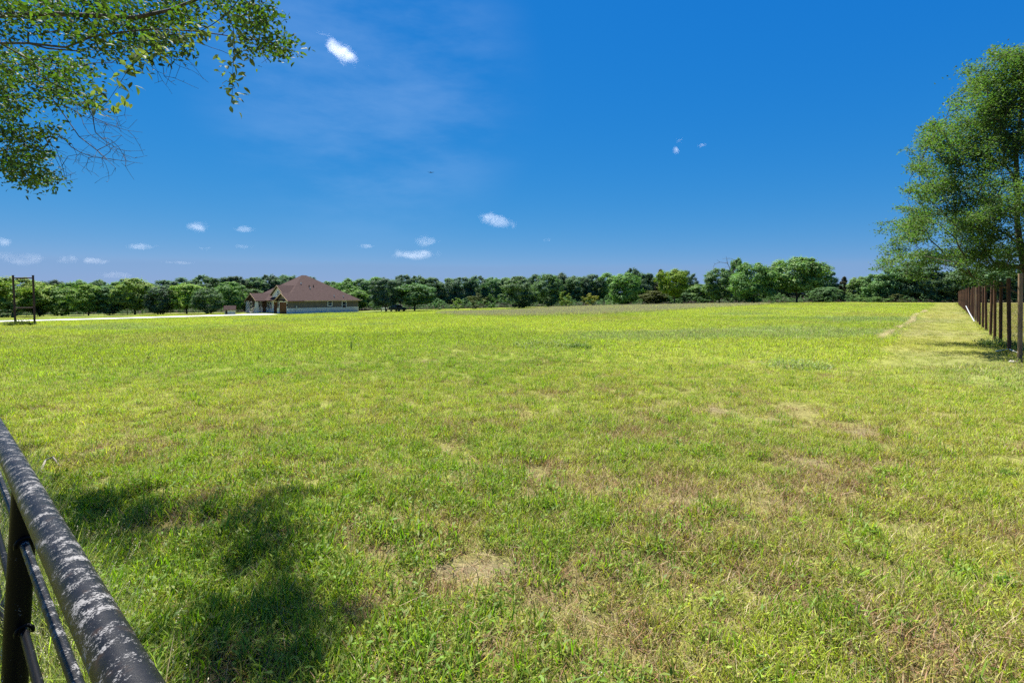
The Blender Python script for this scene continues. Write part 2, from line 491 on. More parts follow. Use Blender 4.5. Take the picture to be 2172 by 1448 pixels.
def resample(p, n):
    L = np.concatenate([[0], np.cumsum(np.hypot(*np.diff(p, axis=0).T))])
    t = np.linspace(0, L[-1], n)
    return np.stack([np.interp(t, L, p[:, 0]), np.interp(t, L, p[:, 1])], 1)


dl = resample(dpts, 90)
for _ in range(10): dl[1:-1] = (dl[:-2] + 2 * dl[1:-1] + dl[2:]) / 4
tg = np.gradient(dl, axis=0); tg /= np.linalg.norm(tg, axis=1)[:, None]
nr = np.stack([-tg[:, 1], tg[:, 0]], 1)
W = np.linspace(-1, 1, 7)
hw = 1.75 + .25 * vnoise(np.arange(90) * .3, np.zeros(90), 4)
hw[-10:] += np.linspace(0, 2.2, 10)
DV = dl[:, None] + nr[:, None] * (W[None, :, None] * hw[:, None, None])
DZ = terr(DV[..., 0], DV[..., 1]) + .16 - .10 * np.abs(W)[None] ** 2
V = np.concatenate([DV, DZ[..., None]], -1).reshape(-1, 3)
ii = np.arange(89)[:, None] * 7 + np.arange(6)[None]
Q = np.stack([ii, ii + 1, ii + 8, ii + 7], -1).reshape(-1, 4)
M['gravel'] = mat_noise('gravel', (.62, .60, .54), (.80, .78, .72), scale=6, rough=.95, bump=.3)
tag(obj('driveway', mesh_np('driveway', V, Q, [M['gravel']], smooth=True)), kind='structure')

HOUSE0 = np.array([-49.5, 109.5]); HU = np.array([.569, .8223]); HV = np.array([-.8223, .569])


def house_ab(x, y):
    dx = x - HOUSE0[0]; dy = y - HOUSE0[1]
    return dx * HU[0] + dy * HU[1], dx * HV[0] + dy * HV[1]


def blocked(x, y):
    a, bb = house_ab(x, y)
    global DD
    h = (a > -.4) & (a < 19.2) & (bb > -.3) & (bb < 18) | (a > -3) & (a < 1) & (bb > 8) & (bb < 14.5)
    dd = np.full(x.shape, 1e9)
    for p, w in zip(dl, hw):
        dd = np.minimum(dd, np.hypot(x - p[0], y - p[1]) - w * .95)
    DD = dd
    return h | (dd < 0)


# ------------------------------------------------------------------ grass clumps (sources of the scattered grass)
def blades(n, h0, h1, w, spread, lean, curl, seg=3, flat=0.0):
    """n bent blades as quad strips; returns V, F"""
    ang = R.uniform(0, 2 * math.pi, n); rad = spread * np.sqrt(R.uniform(0, 1, n))
    base = np.stack([rad * np.cos(ang), rad * np.sin(ang), np.zeros(n)], 1)
    h = R.uniform(h0, h1, n)
    az = R.uniform(0, 2 * math.pi, n)
    dirh = np.stack([np.cos(az), np.sin(az), np.zeros(n)], 1)
    side = np.stack([-np.sin(az + R.normal(0, .6, n)), np.cos(az), np.zeros(n)], 1)
    side /= np.linalg.norm(side, axis=1)[:, None]
    le = np.abs(R.normal(lean, lean * .5, n)); cu = np.abs(R.normal(curl, curl * .5, n))
    ww = w * R.uniform(.6, 1.3, n)
    Vs = []; p = base.copy(); th = le.copy()
    prof = [1.0, .95, .7, .03] if seg == 3 else ([1, .8, .05] if seg == 2 else [.8, 1, .8, .5, .03])
    for k in range(seg + 1):
        Vs.append(p - side * (ww * prof[k] * .5)[:, None]); Vs.append(p + side * (ww * prof[k] * .5)[:, None])
        step = (h / seg)[:, None]
        p = p + step * (np.cos(th)[:, None] * np.array([0, 0, 1 - flat]) + np.sin(th)[:, None] * dirh)
        th = th + cu / seg
    V = np.stack(Vs, 1).reshape(-1, 3)
    nv = 2 * (seg + 1)
    o = (np.arange(n) * nv)[:, None]
    Fq = np.concatenate([o + np.array([2 * k, 2 * k + 1, 2 * k + 3, 2 * k + 2]) for k in range(seg)], 0)
    return V, Fq


def seedheads(n, h0, h1, spread, lean):
    """thin stems with a narrow feathery spike"""
    Vt, Ft = blades(n, h0, h1, .0022, spread, lean, .25, seg=3)
    tips = Vt.reshape(n, 8, 3)[:, 6]; prev = Vt.reshape(n, 8, 3)[:, 4]
    d = tips - prev; d /= np.linalg.norm(d, axis=1)[:, None]
    k = 9; L = R.uniform(.05, .10, n)
    pos = tips[:, None] - d[:, None] * (np.linspace(0, 1, k)[None, :, None] * L[:, None, None])
    pos = pos.reshape(-1, 3); dd = np.repeat(d, k, 0)
    rnd = R.normal(0, 1, pos.shape); rnd /= np.linalg.norm(rnd, axis=1)[:, None]
    t = dd * .5 + rnd * .6
    s = np.cross(t, rnd); s /= np.linalg.norm(s, axis=1)[:, None] + 1e-9
    L2 = .012; w2 = .0022
    q = np.stack([pos, pos + t * L2 * .5 + s * w2, pos + t * L2, pos + t * L2 * .5 - s * w2], 1).reshape(-1, 3)
    fq = np.arange(len(q)).reshape(-1, 4)
    return [(Vt, Ft), (q, fq)]


def leaves_rosette(n, L0, L1, w, spread, zmax, tilt):
    """broad pointed leaves"""
    ang = R.uniform(0, 2 * math.pi, n); rad = spread * np.sqrt(R.uniform(0, 1, n))
    base = np.stack([rad * np.cos(ang), rad * np.sin(ang), R.uniform(0, zmax, n)], 1)
    az = R.uniform(0, 2 * math.pi, n); ti = R.normal(tilt, .3, n)
    t = np.stack([np.cos(az) * np.cos(ti), np.sin(az) * np.cos(ti), np.sin(ti)], 1)
    s = np.cross(t, [0, 0, 1.]); s /= np.linalg.norm(s, axis=1)[:, None] + 1e-9
    u = np.cross(s, t)
    L = R.uniform(L0, L1, n)[:, None]; ww = (w * R.uniform(.7, 1.3, n))[:, None]
    P0 = base; P1 = base + t * L * .4 + s * ww + u * L * .05; P2 = base + t * L - u * L * .12; P3 = base + t * L * .4 - s * ww + u * L * .05
    V = np.stack([P0, P1, P2, P3], 1).reshape(-1, 3)
    return V, np.arange(4 * n).reshape(-1, 4)


CLUMPS = bpy.data.collections.new("grass_clumps")     # only read by the scatter


def clump(name, parts):
    vs, fs, mi, mats, off = [], [], [], [], 0
    for (V, Fq, mat) in parts:
        if mat not in mats: mats.append(mat)
        vs.append(V); fs.append(Fq + off); mi += [mats.index(mat)] * len(Fq); off += len(V)
    me = mesh_np(name, np.concatenate(vs), np.concatenate(fs), [M[k] for k in mats], mat_idx=mi)
    o = bpy.data.objects.new(name, me); CLUMPS.objects.link(o)


G, S, B_, FR, SD = 'grass_blade', 'grass_straw', 'grass_brown', 'grass_fresh', 'grass_seed'
# 0-2 short mixed turf; 3-5 broad fresh grass; 6-7 dry brown; 8 lying straw; 9-10 leafy weeds; 11-12 tall seeding grass; 13-14 far turf; 15 far tall
for i in range(3):
    clump('clump_%02d' % i, [(*blades(46, .035, .10, .0042, .11, .5, .8), G), (*blades(16, .02, .06, .0035, .12, .7, .8), B_),
                             (*blades(10, .05, .12, .0025, .12, .8, .4, seg=2), S), (*leaves_rosette(10, .012, .028, .005, .11, .04, .4), G)])
for i in range(3):
    clump('clump_%02d' % (3 + i), [(*blades(30, .05, .13, .0062, .10, .45, .7), FR), (*blades(24, .04, .10, .005, .11, .5, .8), G),
                                   (*leaves_rosette(14, .025, .05, .006, .10, .06, .5), FR), (*blades(8, .04, .10, .003, .11, .8, .4, seg=2), B_)])
for i in range(2):
    clump('clump_%02d' % (6 + i), [(*blades(46, .03, .09, .003, .12, .65, .7), B_), (*blades(16, .04, .10, .0028, .12, .9, .5, seg=2), S), (*blades(18, .03, .08, .004, .12, .5, .8), G)])
clump('clump_08', [(*blades(34, .06, .2, .0028, .15, 1.35, .15, seg=2, flat=.5), S), (*blades(4, .05, .14, .003, .15, 1.3, .2, seg=2, flat=.4), B_)])
clump('clump_09', [(*leaves_rosette(26, .03, .07, .011, .07, .07, .35), FR), (*blades(5, .06, .14, .0035, .02, .3, .3), G)])
clump('clump_10', [(*leaves_rosette(40, .015, .035, .008, .10, .05, .2), G), (*leaves_rosette(14, .02, .05, .012, .09, .06, .3), FR)])
for i in range(2):
    sh = seedheads(10, .35, .6, .12, .28)
    clump('clump_%02d' % (11 + i), [(*blades(60, .18, .48, .0045, .14, .3, .9), G), (*sh[0], SD), (*sh[1], SD), (*blades(14, .2, .4, .003, .14, .5, .5), S)])
for i in range(2):
    clump('clump_%02d' % (13 + i), [(*blades(60, .05, .12, .011, .30, .6, .8, seg=2), G), (*blades(12, .05, .11, .009, .30, .6, .6, seg=2), B_ if i else S)])
clump('clump_15', [(*blades(46, .18, .36, .012, .35, .3, .6, seg=2), G), (*blades(26, .28, .48, .009, .35, .3, .4, seg=2), SD)])
clump('clump_16', [(*blades(40, .06, .2, .004, .15, 1.35, .15, seg=2, flat=.5), 'hay')])
CLX = 17


def scatter_object(name, P, rot, scl, vidx, tint, label, cat):
    me = bpy.data.meshes.new(name)
    me.vertices.add(len(P)); me.vertices.foreach_set("co", np.asarray(P, np.float32).ravel())
    for nm, ty, arr, fld in (("rot", 'FLOAT_VECTOR', rot, "vector"), ("scl", 'FLOAT', scl, "value"), ("vidx", 'INT', vidx, "value")):
        a = me.attributes.new(nm, ty, 'POINT'); a.data.foreach_set(fld, np.asarray(arr, np.int32 if ty == 'INT' else np.float32).ravel())
    a = me.attributes.new("tint", 'FLOAT_COLOR', 'POINT')
    a.data.foreach_set("color", np.concatenate([tint, np.ones((len(P), 1))], 1).astype(np.float32).ravel())
    o = obj(name, me)
    ng = bpy.data.node_groups.get("scatter")
    if ng is None:
        ng = bpy.data.node_groups.new("scatter", 'GeometryNodeTree')
        ng.interface.new_socket("Geometry", in_out='INPUT', socket_type='NodeSocketGeometry')
        ng.interface.new_socket("Geometry", in_out='OUTPUT', socket_type='NodeSocketGeometry')
        gi = ng.nodes.new('NodeGroupInput'); go = ng.nodes.new('NodeGroupOutput')
        ci = ng.nodes.new('GeometryNodeCollectionInfo'); ci.inputs['Collection'].default_value = CLUMPS
        ci.inputs['Separate Children'].default_value = True; ci.inputs['Reset Children'].default_value = True
        ip = ng.nodes.new('GeometryNodeInstanceOnPoints'); ip.inputs['Pick Instance'].default_value = True

        def na(nm, ty):
            n = ng.nodes.new('GeometryNodeInputNamedAttribute'); n.data_type = ty; n.inputs['Name'].default_value = nm
            return n.outputs['Attribute']
        lk = ng.links
        lk.new(gi.outputs[0], ip.inputs['Points']); lk.new(ci.outputs[0], ip.inputs['Instance'])
        lk.new(na('vidx', 'INT'), ip.inputs['Instance Index'])
        lk.new(na('rot', 'FLOAT_VECTOR'), ip.inputs['Rotation']); lk.new(na('scl', 'FLOAT'), ip.inputs['Scale'])
        lk.new(ip.outputs[0], go.inputs[0])
    md = o.modifiers.new("scatter", 'NODES'); md.node_group = ng
    tag(o, label, cat, kind='stuff')
    return o


DENS = [(0, 1.2, 40), (1.2, 4, 230), (4, 7, 170), (7, 13, 90), (13, 24, 40), (24, 45, 14), (45, 75, 7), (75, 125, 3.4)]
pts = []
HALF = math.radians(56)
for r0, r1, dn in DENS:
    h = math.pi if r1 <= 1.2 else HALF
    n = int(dn * h * (r1 * r1 - r0 * r0))
    r = np.sqrt(R.uniform(r0 * r0, r1 * r1, n)); a = R.uniform(-h, h, n)
    pts.append(np.stack([r * np.sin(a), r * np.cos(a)], 1))
P2 = np.concatenate(pts)
keep = ~blocked(P2[:, 0], P2[:, 1])
P2 = P2[keep]; dd_ = DD[keep]
x, y = P2.T
z = zones(x, y)
n = len(P2); rr = z['rr']
u = R.uniform(0, 1, n)
kind = R.integers(0, 3, n)
nearm = rr < 16
left = sst(1.5, -2.5, x) * sst(8, 3, rr)
fresh = nearm & (R.uniform(0, 1, n) < (.05 + .6 * left + .12 * z['lush'] * (1 - z['dry'])))
kind[fresh] = R.integers(3, 6, fresh.sum())
dryp = nearm & ~fresh & (R.uniform(0, 1, n) < (.08 + .80 * z['dry']))
kind[dryp] = R.integers(6, 8, dryp.sum())
lay = nearm & (R.uniform(0, 1, n) < .05 + .10 * z['dry'])
kind[lay] = 8
wd = nearm & (R.uniform(0, 1, n) < .022)
kind[wd] = R.integers(9, 11, wd.sum())
far = rr > 14
kind[far & (R.uniform(0, 1, n) < sst(12, 24, rr))] = 13
kind[kind == 13] = R.integers(13, 15, (kind == 13).sum())
tl = z['tall'] > .5
kind[tl] = 15
scl = R.uniform(.75, 1.25, n) * (1 + .30 * sst(16, 60, rr) * (kind == 13) + .1 * sst(60, 120, rr))
scl *= 1 - .5 * (z['strip'] > .5) * (rr > 14)
scl *= .3 + .7 * sst(0, 9, dd_)
scl *= np.where((kind < 8) & nearm, .75 + .6 * z['n3'], 1)
scl *= np.where((kind == 9) | (kind == 10), .75, 1)
thin = (z['bare'] > .3) & (R.uniform(0, 1, n) < .8 * z['bare'])
thin |= nearm & (R.uniform(0, 1, n) < .35 * z['dry'])
thin |= wood_floor(x, y) > .4
thin |= (z['strip'] > .5) & (R.uniform(0, 1, n) < .25)
tint = field_colour(x, y, z)
tint = tint * R.uniform(.8, 1.2, (n, 1)) * (1 + R.normal(0, .05, (n, 3)))
pw = z['blue'] * (R.uniform(0, 1, n) < .06)
tint = tint.clip(.01, .6)
k = ~thin
P3 = np.stack([x, y, terr(x, y)], 1)
rot = np.stack([R.normal(0, .12, n), R.normal(0, .12, n), R.uniform(0, 6.28, n)], 1)
scatter_object('meadow_grass', P3[k], rot[k], scl[k], kind[k], tint[k], 'mown yellow-green pasture grass with brown dry patches across the open field', 'grass')

# ------------------------------------------------------------------ trees
def unit(v):
    return v / (np.linalg.norm(v, axis=-1, keepdims=True) + 1e-9)


def leaf_quads(pos, tdir, nrm, L, W, fold=.12):
    s = unit(np.cross(tdir, nrm)); n_ = np.cross(s, tdir)
    L = np.broadcast_to(np.asarray(L, float).reshape(-1, 1), (len(pos), 1)); W = np.broadcast_to(np.asarray(W, float).reshape(-1, 1), (len(pos), 1))
    mid = pos + tdir * L * .45 - n_ * L * fold
    V = np.stack([pos, mid + s * W * .5, pos + tdir * L - n_ * L * fold * .3, mid - s * W * .5], 1).reshape(-1, 3)
    return V, np.arange(len(V)).reshape(-1, 4)


def leaf_fine(pos, tdir, nrm, L, W):
    """oval leaf folded along its midrib: six outline points + midrib -> 4 quads"""
    s = unit(np.cross(tdir, nrm)); n_ = np.cross(s, tdir)
    L = np.broadcast_to(np.asarray(L, float).reshape(-1, 1), (len(pos), 1)); W = np.broadcast_to(np.asarray(W, float).reshape(-1, 1), (len(pos), 1))
    cu = L * .10
    b0 = pos; m1 = pos + tdir * L * .33; m2 = pos + tdir * L * .68 - n_ * cu * .5; t = pos + tdir * L - n_ * cu * 1.6
    up = n_ * W * .12
    l1 = m1 + s * W * .45 + up; r1 = m1 - s * W * .45 + up; l2 = m2 + s * W * .40 + up; r2 = m2 - s * W * .40 + up
    V = np.stack([b0, m1, m2, t, l1, r1, l2, r2], 1).reshape(-1, 3)
    o = (np.arange(len(pos)) * 8)[:, None]
    T = np.concatenate([o + np.array(q) for q in ([0, 1, 4], [0, 5, 1], [2, 3, 6], [2, 7, 3])])
    Q = np.concatenate([o + np.array(q) for q in ([1, 2, 6, 4], [1, 5, 7, 2])])
    return V, T, Q


class Wood:
    """a branching skeleton: every new tip is joined to the node that gives it the shortest way home"""
    def __init__(s):
        s.p = []; s.par = []; s.len = []; s.rmin = []

    def chain(s, pts, par=-1, rmin=0.0):
        for q in pts:
            q = np.asarray(q, float)
            l = 0 if par < 0 else s.len[par] + np.linalg.norm(q - s.p[par])
            s.p.append(q); s.par.append(par); s.len.append(l); s.rmin.append(rmin); par = len(s.p) - 1
        return par

    def grow(s, targets, bf=.35, step=.4, jit=.06, sag=0.0):
        tips = []
        for t in targets:
            A = np.array(s.p); d = np.linalg.norm(A - t, axis=1)
            k = int(np.argmin(d + bf * np.array(s.len)))
            a = A[k]; L = d[k]; n = max(1, int(L / step))
            pp = s.par[k]
            d0 = unit(a - s.p[pp]) if pp >= 0 else np.array([0, 0, 1.])
            pts = []
            for i in range(1, n + 1):
                f = i / n
                q = a + (t - a) * f + d0 * L * .35 * f * (1 - f) + R.normal(0, jit * L / max(n, 1), 3) * (f < 1)
                q[2] -= sag * L * f * (1 - f)
                pts.append(q)
            tips.append(s.chain(pts, k))
        return tips

    def mesh(s, name, mat, r_tip=.004, power=.42, rmax=.3, n=5, base_pow=None):
        P = np.array(s.p); par = np.array(s.par); m = len(P)
        cnt = np.zeros(m)
        ch = np.zeros(m, int)
        for i in range(m - 1, -1, -1):
            if cnt[i] == 0: cnt[i] = 1
            if par[i] >= 0: cnt[par[i]] += cnt[i] if ch[par[i]] else cnt[i]; ch[par[i]] = 1
        rad = np.minimum(np.maximum(r_tip * cnt ** power, np.array(s.rmin)), rmax)
        i1 = np.where(par >= 0)[0]; i0 = par[i1]
        a, b = P[i0], P[i1]
        ra = np.minimum(rad[i0], rad[i1] * 1.35); rb = rad[i1]
        d = unit(b - a)
        up = np.where(np.abs(d[:, 2:3]) < .9, np.array([[0, 0, 1.]]), np.array([[1., 0, 0]]))
        e1 = unit(np.cross(d, up)); e2 = np.cross(e1, d)
        an = np.arange(n) * 2 * math.pi / n
        ring = np.cos(an)[None, :, None] * e1[:, None] + np.sin(an)[None, :, None] * e2[:, None]
        V = np.concatenate([a[:, None] + ring * ra[:, None, None], b[:, None] + ring * rb[:, None, None]], 1).reshape(-1, 3)
        o = (np.arange(len(i1)) * 2 * n)[:, None]
        Q = np.concatenate([o + np.array([k, (k + 1) % n, n + (k + 1) % n, n + k]) for k in range(n)])
        return mesh_np(name, V, Q, [mat], smooth=True)


def rand_dirs(n):
    return unit(R.normal(0, 1, (n, 3)))


def crown_mesh(kind):
    """a crown about 9 m tall and 8 m wide standing on z = 0, made of leafy clumps at the ends of limbs; returns crown and trunk meshes"""
    H, Wd = 9.0, 8.0
    wood = Wood()
    if kind == 'oak': zb, nz_, ncl, bul = 1.1, .55, 84, 1.0
    elif kind == 'tall': zb, nz_, ncl, bul = 1.0, .6, 80, .92
    elif kind == 'spread': zb, nz_, ncl, bul = 2.2, .62, 76, 1.0
    elif kind == 'low': zb, nz_, ncl, bul = .3, .45, 84, 1.0
    elif kind == 'cedar': zb, nz_, ncl, bul = .2, .2, 46, 1.0
    else: zb, nz_, ncl, bul = .0, .45, 34, 1.0     # bush
    wood.chain([(0, 0, -.4), (.05, 0, .5), (.0, .1, 1.3), (.1, .05, 2.2), (.05, .1, 3.2)][:3 if kind in ('bush', 'low') else 5])
    if kind == 'cedar': wood.chain([(0, .1, 5), (0, 0, 7.5)], len(wood.p) - 1)
    cen, rad = [], []
    lob = R.uniform(.66, 1.14, 9); lph = R.uniform(0, 6.28)
    while len(cen) < ncl:
        zt = R.uniform(0, 1)
        if kind == 'cedar': prof = (1 - zt) ** .8 * .95 + .08
        else:
            q = (zt - nz_) / (nz_ if zt < nz_ else 1 - nz_)
            prof = math.sqrt(max(0.02, 1 - abs(q) ** 2.3))
        az = R.uniform(0, 6.28)
        lb = np.interp((az + lph) % 6.283, np.linspace(0, 6.283, 10), np.append(lob, lob[0]))
        rr_ = prof * lb * (R.uniform(.25, 1) ** .45)
        rc = (R.uniform(.45, .85) if R.uniform() < .6 else R.uniform(.85, 1.3)) * (.75 if kind in ('cedar', 'bush') else 1)
        zz = zb + rc * .6 + zt * (H - zb - rc * 1.05) * (.86 + .14 * lb)
        c = np.array([math.cos(az) * rr_ * (Wd / 2 - rc * .6), math.sin(az) * rr_ * (Wd / 2 - rc * .6), zz])
        cen.append(c); rad.append(rc)
    cen = np.array(cen); rad = np.array(rad)
    o = np.argsort(np.hypot(cen[:, 0], cen[:, 1]) + np.abs(cen[:, 2] - 3) * .7)
    wood.grow(cen[o] - np.array([0, 0, .2]), bf=.35, step=.8, jit=.12)
    per = 230
    n = per * len(cen)
    ci = np.repeat(np.arange(len(cen)), per)
    d = rand_dirs(n)
    # each clump is itself ragged: a few sprays per clump carry the leaves
    spr = rand_dirs(len(cen) * 9).reshape(len(cen), 9, 3)
    sp = spr[ci, R.integers(0, 9, n)]
    pos = cen[ci] + (sp * .72 + d * .62 * (R.uniform(0, 1, (n, 1)) ** .6)) * rad[ci][:, None] * np.array([1, 1, .85])
    # a few stray sprigs break the outline
    st = R.uniform(0, 1, n) < .09
    pos[st] += d[st] * R.uniform(.1, .55, (st.sum(), 1))
    nrm = unit(d * .7 + sp * .5 + np.array([0, 0, .55]))
    td = unit(np.cross(nrm, rand_dirs(n)))
    V, Q = leaf_quads(pos, td, nrm, R.uniform(.17, .38, n), R.uniform(.13, .27, n))
    cm = mesh_np('crown_' + kind, V, Q, [M['leaf_far']])
    tm = wood.mesh('trunk_' + kind, M['bark_dark'], r_tip=.03, power=.45, rmax=.26, n=6)
    return cm, tm


VAR = {}
for kd, cnt in (('oak', 4), ('tall', 3), ('spread', 2), ('low', 3), ('cedar', 1), ('bush', 2)):
    VAR[kd] = [crown_mesh(kd) for _ in range(cnt)]
_vi = {k: 0 for k in VAR}

LEAF = {'dark': (.088, .155, .085), 'mid': (.112, .20, .085), 'green': (.14, .245, .070), 'light': (.19, .29, .055), 'yellow': (.17, .23, .025),
        'olive': (.085, .105, .034), 'blue': (.060, .098, .055), 'rust': (.075, .075, .036), 'gold': (.20, .21, .028)}


def tree(px, top, wpx, Y, kind, colr, label, cat='tree', group=None, name=None, parts=True):
    p = at_depth(px, 640, Y); X = p[0]; zg = tz(X, Y)
    ht = at_depth(px, top, Y)[2] - zg
    wd = wpx / F * Y * 1.18
    cm, tm = VAR[kind][_vi[kind] % len(VAR[kind])]; _vi[kind] += 1
    nm = name or {'cedar': 'cedar_tree', 'bush': 'bush', 'oak': 'oak_tree', 'spread': 'shade_tree', 'tall': 'tree', 'low': 'tree'}[kind]
    e = thing(nm, label, cat, (X, Y, zg), R.uniform(0, 6.28), group)
    s = (wd / 8.0, wd / 8.0, ht / 9.0)
    c = obj('crown', cm, e); c.scale = s
    k = 1 + R.normal(0, .08)
    col = np.array(LEAF[colr]) * k * (1 + R.normal(0, .04, 3))
    c.color = (*col.clip(.01, .5), 1)
    t = obj('trunk', tm, e); t.scale = (max(s[0], .75) if kind != 'bush' else s[0], max(s[1], .75) if kind != 'bush' else s[1], s[2])
    return e


